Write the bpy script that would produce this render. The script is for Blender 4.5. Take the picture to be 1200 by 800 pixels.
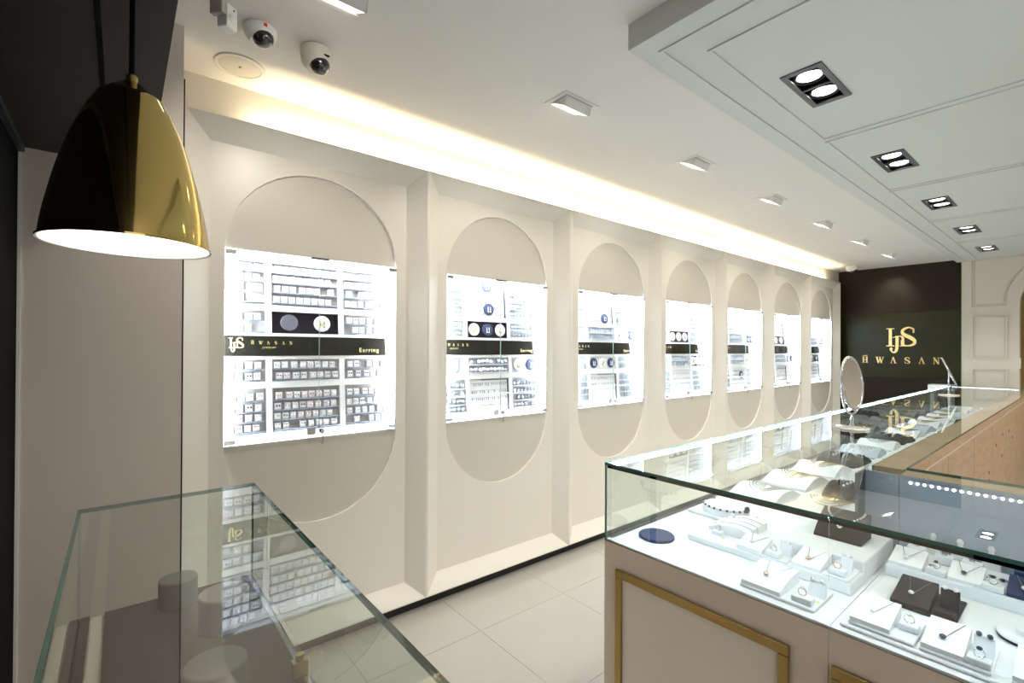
import bpy, bmesh, math, random
from mathutils import Matrix, Vector

for o in list(bpy.data.objects):
    bpy.data.objects.remove(o)
SC = bpy.context.scene
COL = SC.collection
PI = math.pi
RND = random.Random(7)

# ------------------------------------------------------------------ camera
CAMH = 1.55
cam_d = bpy.data.cameras.new('camera')
cam_d.sensor_width = 36.0
cam_d.lens = 559.79 / 1200 * 36.0
cam_d.shift_y = 6.02 / 1200
cam_d.clip_start = 0.02
cam = bpy.data.objects.new('camera', cam_d)
COL.objects.link(cam)
_y, _p, _r = math.radians(50.687), math.radians(0.25216), math.radians(0.30109)
_F = Vector((-math.sin(_y) * math.cos(_p), math.cos(_y) * math.cos(_p), math.sin(_p)))
_R = Vector((math.cos(_y), math.sin(_y), 0))
_U = _R.cross(_F)
_R2 = math.cos(_r) * _R + math.sin(_r) * _U
_U2 = -math.sin(_r) * _R + math.cos(_r) * _U
cam.matrix_world = Matrix(((_R2.x, _U2.x, -_F.x, 0), (_R2.y, _U2.y, -_F.y, 0), (_R2.z, _U2.z, -_F.z, CAMH), (0, 0, 0, 1)))
SC.camera = cam

# ------------------------------------------------------------------ world, exposure
W = bpy.data.worlds.new('world')
SC.world = W
W.use_nodes = True
_bg = W.node_tree.nodes['Background']
_bg.inputs['Color'].default_value = (1.0, 0.97, 0.93, 1)
_bg.inputs['Strength'].default_value = 0.95
SC.view_settings.view_transform = 'Standard'
SC.view_settings.look = 'None'
SC.view_settings.gamma = 1.0
SC.view_settings.use_curve_mapping = False
SC.view_settings.exposure = 0.52
SC.cycles.use_denoising = True
SC.cycles.sample_clamp_indirect = 6.0
SC.cycles.caustics_reflective = False
SC.cycles.caustics_refractive = False
SC.cycles.max_bounces = 10
SC.cycles.transparent_max_bounces = 24

COVE_S = 105.0        # cove strip behind the top lip of the display wall
CAB_S = 100.0         # upright strips inside the wall cabinets
CTR_S = 38.0         # strips under the counter glass
SOFFIT_W = 34.0      # twin spots in the dropped ceiling
WASH_W = 19.0        # adjustable lights along the display wall
PEND_S = 45.0        # bulb of the pendant

# ------------------------------------------------------------------ helpers
class MB:
    def __init__(self):
        self.v = []; self.f = []; self.m = []
    def add(self, vs, fs, mi=0):
        b = len(self.v)
        self.v += [tuple(q) for q in vs]
        for f in fs:
            self.f.append(tuple(b + i for i in f)); self.m.append(mi)
        return self
    def hexa(self, c, mi=0, mside=None):
        # c: 8 corners, bottom 4 ccw, top 4 ccw
        b = len(self.v); self.v += [tuple(q) for q in c]
        for k, f in enumerate(((3, 2, 1, 0), (4, 5, 6, 7), (0, 1, 5, 4), (1, 2, 6, 5), (2, 3, 7, 6), (3, 0, 4, 7))):
            self.f.append(tuple(b + i for i in f)); self.m.append(mi)
        return self
    def box(self, x0, x1, y0, y1, z0, z1, mi=0, M=None):
        c = [(x0, y0, z0), (x1, y0, z0), (x1, y1, z0), (x0, y1, z0), (x0, y0, z1), (x1, y0, z1), (x1, y1, z1), (x0, y1, z1)]
        if M is not None: c = [M @ Vector(q) for q in c]
        return self.hexa(c, mi)
    def prism(self, pts, fa, fb, mi=0, caps=True):
        # pts: 2d polygon (ccw seen from the fb side); fa, fb map a 2d point to both ends
        n = len(pts); b = len(self.v)
        self.v += [tuple(fa(q)) for q in pts] + [tuple(fb(q)) for q in pts]
        for i in range(n):
            j = (i + 1) % n
            self.f.append((b + i, b + j, b + n + j, b + n + i)); self.m.append(mi)
        if caps:
            self.f.append(tuple(b + i for i in range(n - 1, -1, -1))); self.m.append(mi)
            self.f.append(tuple(b + n + i for i in range(n))); self.m.append(mi)
        return self
    def lathe(self, prof, n=24, M=None, mi=0, cap0=True, cap1=True):
        b = len(self.v)
        for r, z in prof:
            for k in range(n):
                a = 2 * PI * k / n
                q = Vector((r * math.cos(a), r * math.sin(a), z))
                self.v.append(tuple(M @ q if M is not None else q))
        for i in range(len(prof) - 1):
            for k in range(n):
                j = (k + 1) % n
                self.f.append((b + i * n + k, b + i * n + j, b + (i + 1) * n + j, b + (i + 1) * n + k)); self.m.append(mi)
        if cap0 and prof[0][0] > 1e-6:
            self.f.append(tuple(b + k for k in range(n - 1, -1, -1))); self.m.append(mi)
        if cap1 and prof[-1][0] > 1e-6:
            e = b + (len(prof) - 1) * n
            self.f.append(tuple(e + k for k in range(n))); self.m.append(mi)
        return self
    def ball(self, c, r, n=8, sz=1.0, mi=0, M=None):
        k = max(4, n // 2 + 1)
        prof = [(max(1e-4, r * math.sin(PI * i / k)), -r * sz * math.cos(PI * i / k)) for i in range(k + 1)]
        T = Matrix.Translation(c)
        return self.lathe(prof, n, (M @ T) if M is not None else T, mi, True, True)
    def tube(self, path, r, n=5, closed=False, mi=0):
        P = [Vector(q) for q in path]; m = len(P); b = len(self.v)
        up = Vector((0, 0, 1))
        for i in range(m):
            t = (P[(i + 1) % m] - P[i - 1]) if closed else (P[min(i + 1, m - 1)] - P[max(i - 1, 0)])
            t.normalize()
            a = t.cross(up)
            if a.length < 1e-3: a = t.cross(Vector((1, 0, 0)))
            a.normalize(); c = a.cross(t)
            rr = r[i] if isinstance(r, (list, tuple)) else r
            for k in range(n):
                th = 2 * PI * k / n
                self.v.append(tuple(P[i] + a * rr * math.cos(th) + c * rr * math.sin(th)))
        for i in range(m if closed else m - 1):
            i2 = (i + 1) % m
            for k in range(n):
                j = (k + 1) % n
                self.f.append((b + i * n + k, b + i2 * n + k, b + i2 * n + j, b + i * n + j)); self.m.append(mi)
        if not closed:
            self.f.append(tuple(b + k for k in range(n))); self.m.append(mi)
            e = b + (m - 1) * n
            self.f.append(tuple(e + k for k in range(n - 1, -1, -1))); self.m.append(mi)
        return self
    def mesh(self, name, mats, off=(0, 0, 0), smooth=None):
        me = bpy.data.meshes.new(name)
        me.from_pydata([(q[0] - off[0], q[1] - off[1], q[2] - off[2]) for q in self.v], [], self.f)
        if not isinstance(mats, (list, tuple)): mats = [mats]
        for m in mats: me.materials.append(m)
        me.polygons.foreach_set('material_index', self.m)
        bm = bmesh.new(); bm.from_mesh(me)
        bmesh.ops.recalc_face_normals(bm, faces=bm.faces)
        bm.to_mesh(me); bm.free()
        if smooth is not None:
            me.polygons.foreach_set('use_smooth', [True] * len(me.polygons))
            me.set_sharp_from_angle(angle=math.radians(smooth))
        me.update()
        return me
    def build(self, name, mats, parent=None, world=True, smooth=None, origin=None, bevel=None):
        off = Vector((0, 0, 0))
        if parent is not None and world:
            q = parent
            while q is not None:
                off += q.location; q = q.parent
        if origin is not None: off = Vector(origin)
        o = bpy.data.objects.new(name, self.mesh(name, mats, off, smooth))
        COL.objects.link(o)
        if parent is not None: o.parent = parent
        if origin is not None: o.location = origin
        if bevel:
            md = o.modifiers.new('bevel', 'BEVEL'); md.width = bevel; md.segments = 2; md.limit_method = 'ANGLE'; md.angle_limit = 0.7
        return o

def tag(o, label=None, cat=None, group=None, kind=None):
    if label: o['label'] = label
    if cat: o['category'] = cat
    if group: o['group'] = group
    if kind: o['kind'] = kind
    return o

def thing(name, label, cat, loc, group=None, rot=(0, 0, 0)):
    o = bpy.data.objects.new(name, None)
    o.empty_display_size = 0.05
    COL.objects.link(o)
    o.location = loc; o.rotation_euler = rot
    return tag(o, label, cat, group)

def struct(name, mb, mats, **k):
    return tag(mb.build(name, mats, **k), kind='structure')

def dup(root, loc, rot=None, label=None, group=None):
    r = root.copy(); COL.objects.link(r); r.location = loc
    if rot is not None: r.rotation_euler = rot
    if label: r['label'] = label
    if group: r['group'] = group
    for ch in root.children:
        c = ch.copy(); COL.objects.link(c); c.parent = r
        for g in ch.children:
            d = g.copy(); COL.objects.link(d); d.parent = c
    return r

def smoothp(pts, k=5):
    # catmull rom on (x, y, w)
    out = []
    n = len(pts)
    for i in range(n - 1):
        p0, p1, p2, p3 = pts[max(i - 1, 0)], pts[i], pts[i + 1], pts[min(i + 2, n - 1)]
        for j in range(k):
            t = j / k
            out.append(tuple(0.5 * (2 * b + (c - a) * t + (2 * a - 5 * b + 4 * c - d) * t * t + (3 * b - a - 3 * c + d) * t ** 3) for a, b, c, d in zip(p0, p1, p2, p3)))
    out.append(pts[-1])
    return out

# ------------------------------------------------------------------ materials
def mat(name, col, rough=0.5, metal=0.0, spec=0.5, noise=None, bump=None, coat=0.0, emit=None):
    m = bpy.data.materials.new(name); m.use_nodes = True
    nt = m.node_tree; b = nt.nodes['Principled BSDF']
    b.inputs['Base Color'].default_value = (*col, 1)
    b.inputs['Roughness'].default_value = rough
    b.inputs['Metallic'].default_value = metal
    b.inputs['Specular IOR Level'].default_value = spec
    b.inputs['Coat Weight'].default_value = coat
    b.inputs['Coat Roughness'].default_value = 0.05
    if emit:
        b.inputs['Emission Color'].default_value = (*emit[0], 1); b.inputs['Emission Strength'].default_value = emit[1]
    if noise or bump:
        tc = nt.nodes.new('ShaderNodeTexCoord')
        nz = nt.nodes.new('ShaderNodeTexNoise')
        nz.inputs['Scale'].default_value = (noise or bump)[0]
        nz.inputs['Detail'].default_value = 4
        nt.links.new(tc.outputs['Object'], nz.inputs['Vector'])
        if noise:
            rp = nt.nodes.new('ShaderNodeValToRGB')
            k = noise[1]
            rp.color_ramp.elements[0].color = (*[c * (1 - k) for c in col], 1)
            rp.color_ramp.elements[1].color = (*[min(1, c * (1 + k)) for c in col], 1)
            rp.color_ramp.elements[0].position = 0.3; rp.color_ramp.elements[1].position = 0.7
            nt.links.new(nz.outputs['Fac'], rp.inputs['Fac'])
            nt.links.new(rp.outputs['Color'], b.inputs['Base Color'])
        if bump:
            bp_ = nt.nodes.new('ShaderNodeBump'); bp_.inputs['Strength'].default_value = bump[1]; bp_.inputs['Distance'].default_value = 0.002
            nt.links.new(nz.outputs['Fac'], bp_.inputs['Height']); nt.links.new(bp_.outputs['Normal'], b.inputs['Normal'])
    return m

def emis(name, col, s):
    m = bpy.data.materials.new(name); m.use_nodes = True
    nt = m.node_tree; nt.nodes.remove(nt.nodes['Principled BSDF'])
    e = nt.nodes.new('ShaderNodeEmission')
    e.inputs['Color'].default_value = (*col, 1); e.inputs['Strength'].default_value = s
    nt.links.new(e.outputs[0], nt.nodes['Material Output'].inputs['Surface'])
    return m

def thin_glass(name, tint=(0.96, 0.985, 0.97), ior=1.6):
    m = bpy.data.materials.new(name); m.use_nodes = True
    nt = m.node_tree; nt.nodes.remove(nt.nodes['Principled BSDF'])
    t = nt.nodes.new('ShaderNodeBsdfTransparent'); t.inputs['Color'].default_value = (*tint, 1)
    g = nt.nodes.new('ShaderNodeBsdfGlossy'); g.inputs['Roughness'].default_value = 0.0
    g.inputs['Color'].default_value = (1, 1, 1, 1)
    fr = nt.nodes.new('ShaderNodeFresnel'); fr.inputs['IOR'].default_value = ior
    ge = nt.nodes.new('ShaderNodeNewGeometry')
    inv = nt.nodes.new('ShaderNodeMath'); inv.operation = 'SUBTRACT'; inv.inputs[0].default_value = 1.0
    mu = nt.nodes.new('ShaderNodeMath'); mu.operation = 'MULTIPLY'
    mx = nt.nodes.new('ShaderNodeMixShader')
    L = nt.links.new
    L(ge.outputs['Backfacing'], inv.inputs[1]); L(fr.outputs[0], mu.inputs[0]); L(inv.outputs[0], mu.inputs[1])
    L(mu.outputs[0], mx.inputs['Fac']); L(t.outputs[0], mx.inputs[1]); L(g.outputs[0], mx.inputs[2])
    L(mx.outputs[0], nt.nodes['Material Output'].inputs['Surface'])
    return m

def wood(name, a, b_, scale=(2.0, 2.0, 14.0)):
    m = bpy.data.materials.new(name); m.use_nodes = True
    nt = m.node_tree; b = nt.nodes['Principled BSDF']; b.inputs['Roughness'].default_value = 0.45
    tc = nt.nodes.new('ShaderNodeTexCoord'); mp = nt.nodes.new('ShaderNodeMapping'); mp.inputs['Scale'].default_value = scale
    nz = nt.nodes.new('ShaderNodeTexNoise'); nz.inputs['Scale'].default_value = 3; nz.inputs['Detail'].default_value = 6; nz.inputs['Distortion'].default_value = 0.6
    rp = nt.nodes.new('ShaderNodeValToRGB')
    rp.color_ramp.elements[0].color = (*a, 1); rp.color_ramp.elements[1].color = (*b_, 1)
    rp.color_ramp.elements[0].position = 0.35; rp.color_ramp.elements[1].position = 0.65
    L = nt.links.new
    L(tc.outputs['Object'], mp.inputs['Vector']); L(mp.outputs[0], nz.inputs['Vector']); L(nz.outputs['Fac'], rp.inputs['Fac']); L(rp.outputs['Color'], b.inputs['Base Color'])
    return m

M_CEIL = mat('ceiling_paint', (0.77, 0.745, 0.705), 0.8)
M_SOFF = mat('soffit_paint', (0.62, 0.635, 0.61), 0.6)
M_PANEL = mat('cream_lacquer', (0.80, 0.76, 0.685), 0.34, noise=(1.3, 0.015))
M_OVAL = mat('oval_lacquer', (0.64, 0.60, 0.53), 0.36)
M_PIER = mat('pier_paint', (0.70, 0.625, 0.57), 0.5)
M_WALL = mat('wall_paint', (0.72, 0.67, 0.60), 0.6)
M_TILE = mat('porcelain_tile', (0.50, 0.47, 0.425), 0.07, noise=(2.2, 0.02))
M_GROUT = mat('grout', (0.34, 0.31, 0.27), 0.8)
M_BLACK = mat('black_laminate', (0.003, 0.003, 0.003), 0.7, spec=0.05)
M_DARK = mat('charcoal_paint', (0.013, 0.012, 0.013), 0.5, spec=0.3)
M_BRNWALL = mat('dark_brown_panel', (0.016, 0.010, 0.006), 0.45, spec=0.15)
M_GREEN = mat('dark_olive_glass', (0.017, 0.017, 0.003), 0.3, spec=0.18)
M_BRASS = mat('polished_brass', (0.62, 0.46, 0.16), 0.09, 1.0)
M_BRASSD = mat('brass_trim', (0.42, 0.30, 0.11), 0.35, 1.0)
M_GOLD = mat('gold_letters', (0.95, 0.72, 0.30), 0.35, 1.0)
M_GOLDP = mat('gold_print', (0.80, 0.66, 0.30), 0.5, 0.3)
M_WHITE = mat('white_plastic', (0.82, 0.82, 0.80), 0.35)
M_CREAMP = mat('cream_plastic', (0.70, 0.67, 0.60), 0.4)
M_CHROME = mat('chrome', (0.72, 0.73, 0.75), 0.12, 1.0)
M_SILVER = mat('silver', (0.80, 0.80, 0.82), 0.18, 1.0)
M_YGOLD = mat('yellow_gold', (0.85, 0.62, 0.25), 0.2, 1.0)
M_RGOLD = mat('rose_gold', (0.72, 0.48, 0.38), 0.2, 1.0)
M_STEEL = mat('dark_steel', (0.10, 0.10, 0.11), 0.35, 0.8)
M_MIRROR = mat('mirror', (0.9, 0.9, 0.9), 0.01, 1.0)
M_DISPW = mat('white_leatherette', (0.84, 0.85, 0.87), 0.45, bump=(260, 0.15))
M_DISPB = mat('back_board_white', (0.55, 0.59, 0.66), 0.5)
M_TAN = mat('tan_back_board', (0.50, 0.475, 0.46), 0.6)
M_CARDG = mat('card_shelf', (0.50, 0.54, 0.60), 0.5)
M_SHELF = mat('shelf_rail_grey', (0.36, 0.42, 0.52), 0.3)
M_NAVY = mat('navy_velvet', (0.016, 0.026, 0.085), 0.7, bump=(400, 0.2))
M_BLKPAD = mat('black_leatherette', (0.010, 0.007, 0.014), 0.5, spec=0.2, bump=(300, 0.2))
M_BRNPAD = mat('brown_leatherette', (0.026, 0.019, 0.017), 0.5, spec=0.25)
M_PEARL = mat('pearl', (0.86, 0.83, 0.80), 0.2)
M_SAPH = mat('dark_gem', (0.010, 0.012, 0.06), 0.06, coat=1.0)
M_CRYST = mat('crystal_gem', (0.92, 0.93, 0.95), 0.05, 0.4)
M_DOME = mat('smoked_dome', (0.010, 0.010, 0.012), 0.03, coat=1.0)
M_RED = mat('red_mark', (0.75, 0.02, 0.02), 0.5)
M_BASE = mat('counter_lacquer', (0.74, 0.63, 0.52), 0.35)
M_BROWN = mat('brown_velvet', (0.060, 0.043, 0.034), 0.8, bump=(180, 0.3))
M_DRUM = mat('taupe_suede', (0.16, 0.145, 0.135), 0.7)
M_DRUML = mat('pale_taupe_suede', (0.36, 0.33, 0.31), 0.7)
M_PLINTH = mat('plinth_black', (0.012, 0.011, 0.010), 0.5)
M_DOORG = mat('grey_blue_sliding_door', (0.42, 0.47, 0.54), 0.25)
M_WOOD = wood('light_oak', (0.48, 0.34, 0.22), (0.58, 0.43, 0.29))
M_BAND = mat('black_gloss_band', (0.012, 0.012, 0.009), 0.05)
M_GLASS = thin_glass('clear_glass', (0.95, 0.98, 0.965), 2.05)
M_GLASSD = thin_glass('door_glass', (0.98, 0.99, 0.99), 1.35)
M_GEDGE = mat('glass_edge', (0.06, 0.16, 0.14), 0.08)
M_GEDGEL = mat('pale_glass_edge', (0.45, 0.62, 0.60), 0.08)
M_ARCH = mat('gold_alcove', (0.45, 0.34, 0.14), 0.5)
M_LIME = mat('lime_sticker', (0.55, 0.72, 0.05), 0.5)
E_COVE = emis('cove_light', (1.0, 0.82, 0.54), COVE_S)
E_CAB = emis('cabinet_light', (0.84, 0.92, 1.0), CAB_S)
E_CTR = emis('counter_light', (0.74, 0.87, 1.0), CTR_S)
E_DOT = emis('led_dot', (0.82, 0.86, 1.0), 14.0)
E_LAMP = emis('downlight_lamp', (1.0, 0.93, 0.80), 9.0)
E_WASH = emis('wash_lamp', (1.0, 0.93, 0.78), 7.0)
E_BULB = emis('pendant_bulb', (1.0, 0.95, 0.86), PEND_S)

# ------------------------------------------------------------------ dimensions (metres)
XW, XI, XO = -2.5156, -2.5862, -2.602      # frame ridge, face panel, oval recess
Y0, P, NB = 0.2042, 1.2097, 7
ZB, ZT, ZBI, ZTI, INS = 0.07, 2.6076, 0.1686, 2.506, 0.1095
ZC, ZS = 2.80, 2.70                        # ceiling, dropped ceiling
YF = 8.90                                  # far wall
XR = 2.6
CT, CB = 1.10, 0.79                        # counter glass top, counter deck
OX, OY, IX, IY, FY = -1.2395, 1.4977, -0.4605, 2.345, 8.567

# ================================================================== STRUCTURE
# floor: grout bed with single tiles
fl = struct('floor', MB().box(-2.82, XR, -0.35, YF + 1.0, -0.06, -0.003), M_GROUT)
TS = 0.645
tile_me = MB().box(-TS / 2 + 0.0012, TS / 2 - 0.0012, -TS / 2 + 0.0012, TS / 2 - 0.0012, -0.003, 0).mesh('floor_tile', M_TILE)
for i in range(-1, 8):
    for j in range(-3, 12):
        x = -2.14 + (i + 0.5) * TS; y = 1.54 + (j + 0.5) * TS
        if x - TS / 2 > XR - 0.2 or y + TS / 2 < -0.3 or y - TS / 2 > YF: continue
        t = bpy.data.objects.new('floor_tile', tile_me); COL.objects.link(t); t.location = (x, y, 0); t.parent = fl

def plate_holes(mb, x0, x1, y0, y1, z, holes, mi=0):
    xs = sorted({x0, x1} | {h[0] for h in holes} | {h[1] for h in holes})
    ys = sorted({y0, y1} | {h[2] for h in holes} | {h[3] for h in holes})
    for a, b in zip(xs, xs[1:]):
        for c, d in zip(ys, ys[1:]):
            mx, my = (a + b) / 2, (c + d) / 2
            if any(h[0] < mx < h[1] and h[2] < my < h[3] for h in holes): continue
            mb.add([(a, c, z), (a, d, z), (b, d, z), (b, c, z)], [(0, 1, 2, 3)], mi)

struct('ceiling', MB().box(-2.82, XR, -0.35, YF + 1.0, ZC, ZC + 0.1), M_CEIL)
struct('wall_left', MB().box(-2.90, -2.82, -0.35, YF, 0, ZC).box(-2.82, -2.603, 0.183, YF, 2.56, ZC), M_PANEL)
struct('wall_right', MB().box(XR, XR + 0.1, 1.2, YF, 0, ZC), M_WALL)
struct('wall_near', MB().box(-2.82, 1.1, -0.37, -0.268, 0, ZC), M_BLACK)
# pier between the black wall and the display wall
struct('wall_corner', MB().box(-2.82, -2.25, -0.266, 0.183, 0, ZC), M_PIER)
struct('trim_1', MB().box(-2.25, -2.244, -0.266, -0.258, 0, 2.21), M_WHITE)
struct('gap_shadow_strip', MB().box(-2.60, -2.262, 0.1836, 0.1885, 0, 2.60), M_BLACK)  # black strip painted in for the shadow gap between pier and first bay

# dark bulkhead over the near counter
bk = struct('ceiling_bulkhead', MB().box(-2.25, 1.1, -0.266, 0.080, 2.21, ZC), M_DARK)
MB().box(-2.24, 1.0, -0.045, -0.035, 2.203, 2.21).build('cable_channel', M_BLACK, bk)
MB().box(-2.24, 1.0, -0.266, -0.25, 2.19, 2.21).build('edge_strip', M_STEEL, bk)

# far wall: brown panels, olive glass panel, cream wall with an arch
wf = struct('wall_far', MB().box(-2.82, -1.160, YF, YF + 0.1, 0, ZC), M_PLINTH)
MB().box(-2.60, -1.162, YF - 0.022, YF, 2.117, ZC).build('upper_panel', M_BRNWALL, wf)
MB().box(-2.60, -1.162, YF - 0.026, YF, 1.155, 2.114).build('glass_panel', M_GREEN, wf)
MB().box(-2.60, -1.162, YF - 0.022, YF, 0.02, 1.152).build('lower_panel', M_BRNWALL, wf)
MB().box(-1.162, -1.157, YF - 0.03, YF + 0.01, 0, ZC).build('edge_strip', mat('green_edge', (0.10, 0.30, 0.05), 0.1), wf)

def far_cream():
    mb = MB()
    # arch: jamb at x=-0.614, spring z 2.10, radius 0.52
    cx, zs, r = -0.07, 2.16, 0.544
    arc = [(cx - r * math.cos(a), zs + r * 0.92 * math.sin(a)) for a in [PI * k / 24 for k in range(25)]]
    for (xa, za), (xb, zb) in zip(arc, arc[1:]):
        for y in (YF - 0.02, YF + 0.12):
            mb.add([(xa, y, za), (xb, y, zb), (xb, y, ZC), (xa, y, ZC)], [(0, 1, 2, 3)])
        mb.add([(xa, YF - 0.02, za), (xb, YF - 0.02, zb), (xb, YF + 0.12, zb), (xa, YF + 0.12, za)], [(0, 1, 2, 3)])
    mb.box(-1.157, cx - r, YF - 0.02, YF + 0.12, 0, ZC)
    mb.box(cx + r, XR, YF - 0.02, YF + 0.12, 0, ZC)
    return mb
wc = struct('wall_back', far_cream(), M_WALL)
struct('wall_alcove', MB().box(-0.8, 1.0, YF + 0.7, YF + 0.8, 0, ZC).box(-0.72, -0.64, YF + 0.12, YF + 0.7, 0, ZC), M_ARCH)
def frame_rect(mb, x0, x1, z0, z1, y, w, d):
    mb.box(x0, x1, y - d, y, z0, z0 + w); mb.box(x0, x1, y - d, y, z1 - w, z1)
    mb.box(x0, x0 + w, y - d, y, z0 + w, z1 - w); mb.box(x1 - w, x1, y - d, y, z0 + w, z1 - w)
for z0, z1 in ((1.455, 2.03), (0.75, 1.32)):
    mb = MB(); frame_rect(mb, -1.055, -0.718, z0, z1, YF - 0.02, 0.016, 0.022); frame_rect(mb, -1.028, -0.745, z0 + 0.027, z1 - 0.027, YF - 0.02, 0.010, 0.012)
    mb.build('panel_moulding', M_WALL, wc)
for k, dd in enumerate((0.0, 0.022)):
    path = [(-1.055 + dd, 2.145 + dd), (-1.055 + dd, 2.76)]
    path2 = [(-1.055 + dd, 2.145 + dd), (-0.735 - dd, 2.145 + dd)]
    arcp = [(-0.735 - dd, 2.145 + dd)] + [(-0.07 - (0.665 + dd) * math.cos(a), 2.20 + (0.665 + dd) * 0.92 * math.sin(a)) for a in [PI * 0.5 * q / 14 for q in range(0, 14)]]
    mb = MB()
    for pp in (path, path2, arcp):
        mb.tube([(a, YF - 0.022, b) for a, b in pp if b < 2.79], 0.009, 4)
    mb.build('panel_moulding', M_WALL, wc)
tag(MB().box(-0.612, -0.600, YF - 0.045, YF - 0.018, 1.33, 1.47).build('wall_switch', M_WHITE, origin=(-0.606, YF - 0.03, 1.33), bevel=0.004), 'slim white switch on the edge of the cream arch', 'switch')

# dropped ceiling with recessed holes
LY = [2.335 + 1.29 * k for k in range(5)]
LX0, LX1, LH = -0.845, -0.690, 0.19
SX0, SY0, SY1 = -1.14, 1.505, 8.41
HWD = (LX1 - LX0) / 2 - 0.008
holes = [(xq - HWD, xq + HWD, y - LH + 0.008, y + LH - 0.008) for y in LY for xq in ((LX0 + LX1) / 2, 0.75)]
mb = MB()
plate_holes(mb, SX0, XR, SY0, SY1, ZS, holes)
mb.add([(SX0, SY0, ZS), (XR, SY0, ZS), (XR, SY0, ZC), (SX0, SY0, ZC)], [(0, 1, 2, 3)])
mb.add([(SX0, SY0, ZS), (SX0, SY1, ZS), (SX0, SY1, ZC), (SX0, SY0, ZC)], [(0, 1, 2, 3)])
mb.add([(SX0, SY1, ZS), (XR, SY1, ZS), (XR, SY1, ZC), (SX0, SY1, ZC)], [(0, 1, 2, 3)])
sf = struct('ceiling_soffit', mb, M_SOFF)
def bead(x0, x1, y0, y1):
    MB().box(x0, x1, y0, y1, ZS - 0.006, ZS).build('moulding', M_SOFF, sf)
bw = 0.013
bead(-1.067, -1.067 + bw, 1.597, SY1 - 0.06); bead(-1.067 + bw, XR, 1.597, 1.597 + bw)
ly = [1.716] + [2.335 + 0.645 + 1.29 * k for k in range(4)] + [8.27]
for a, b in zip(ly, ly[1:]):
    bead(-0.945, -0.945 + bw, a + 0.02, b - 0.02)
    bead(-0.945 + bw, XR, a + 0.02, a + 0.02 + bw); bead(-0.945 + bw, XR, b - 0.02 - bw, b - 0.02)

# ================================================================== LIGHT FITTINGS
def twin_spot(y):
    t = thing('recessed_twin_spotlight', 'black recessed square spotlight with two lamps in the dropped ceiling', 'ceiling light', ((LX0 + LX1) / 2, y, ZS), 'twin spotlights in the dropped ceiling')
    hw, hl = (LX1 - LX0) / 2, LH
    mb = MB()
    for a in ((-hw, hw, -hl, -hl + 0.025), (-hw, hw, hl - 0.025, hl), (-hw, -hw + 0.022, -hl + 0.025, hl - 0.025), (hw - 0.022, hw, -hl + 0.025, hl - 0.025), (-hw + 0.022, hw - 0.022, -0.006, 0.006)):
        mb.box(a[0], a[1], a[2], a[3], -0.006, 0.0)
    mb.build('frame', M_STEEL, t, world=False)
    w, l = hw - 0.0085, hl - 0.0085
    mb = MB()
    mb.box(-w, w, -l, l, 0.085, 0.09); mb.box(-w, -w + 0.004, -l, l, 0, 0.085); mb.box(w - 0.004, w, -l, l, 0, 0.085)
    mb.box(-w, w, -l, -l + 0.004, 0, 0.085); mb.box(-w, w, l - 0.004, l, 0, 0.085)
    mb.build('housing', M_BLACK, t, world=False)
    for s in (-1, 1):
        M = Matrix.Translation((0, s * 0.088, 0.012))
        g = MB().lathe([(0.058, -0.01), (0.061, -0.004), (0.058, 0.03), (0.05, 0.045)], 24, M, cap0=False, cap1=False)
        g.lathe([(0.050, -0.004), (0.053, 0.0), (0.050, 0.01)], 24, M, cap0=False, cap1=False)
        g = g.build('lamp_ring', M_STEEL, t, world=False, smooth=50)
        MB().lathe([(0.044, -0.004), (0.044, 0.010)], 24, M).build('lamp', E_LAMP, g, world=False)
    return t
ts0 = twin_spot(LY[0])
TLAB = 'black twin spotlight recessed in the dropped ceiling, %s from the sign wall'
ts0['label'] = TLAB % 'fifth'
for k, y in enumerate(LY[1:]): dup(ts0, ((LX0 + LX1) / 2, y, ZS), label=TLAB % ('fourth', 'third', 'second', 'first')[k])
LX2 = 0.75  # second row, added out of view to brighten the staff-side wood and mirrors
for y in LY: dup(ts0, (LX2, y, ZS), label='added black recessed spotlight with two lamps, out of view above the staff side', group='added twin spotlights above the staff side')
def spot(name, loc, aim, power, size, blend, col, r=0.04):
    d = bpy.data.lights.new(name, 'SPOT'); d.energy = power; d.spot_size = math.radians(size); d.spot_blend = blend; d.color = col; d.shadow_soft_size = r
    o = bpy.data.objects.new(name, d); COL.objects.link(o); o.location = loc
    o.rotation_euler = (Vector(aim) - Vector(loc)).to_track_quat('-Z', 'Y').to_euler()
    return o
for y in LY:
    spot('spotlight', (LX2, y, ZS - 0.012), (LX2, y, 0), SOFFIT_W, 150, 0.7, (1.0, 0.93, 0.82))  # light from the added row over the staff side
    spot('spotlight', (-0.767, y, ZS - 0.012), (-0.767, y, 0), SOFFIT_W, 130, 0.7, (1.0, 0.93, 0.82))

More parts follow.
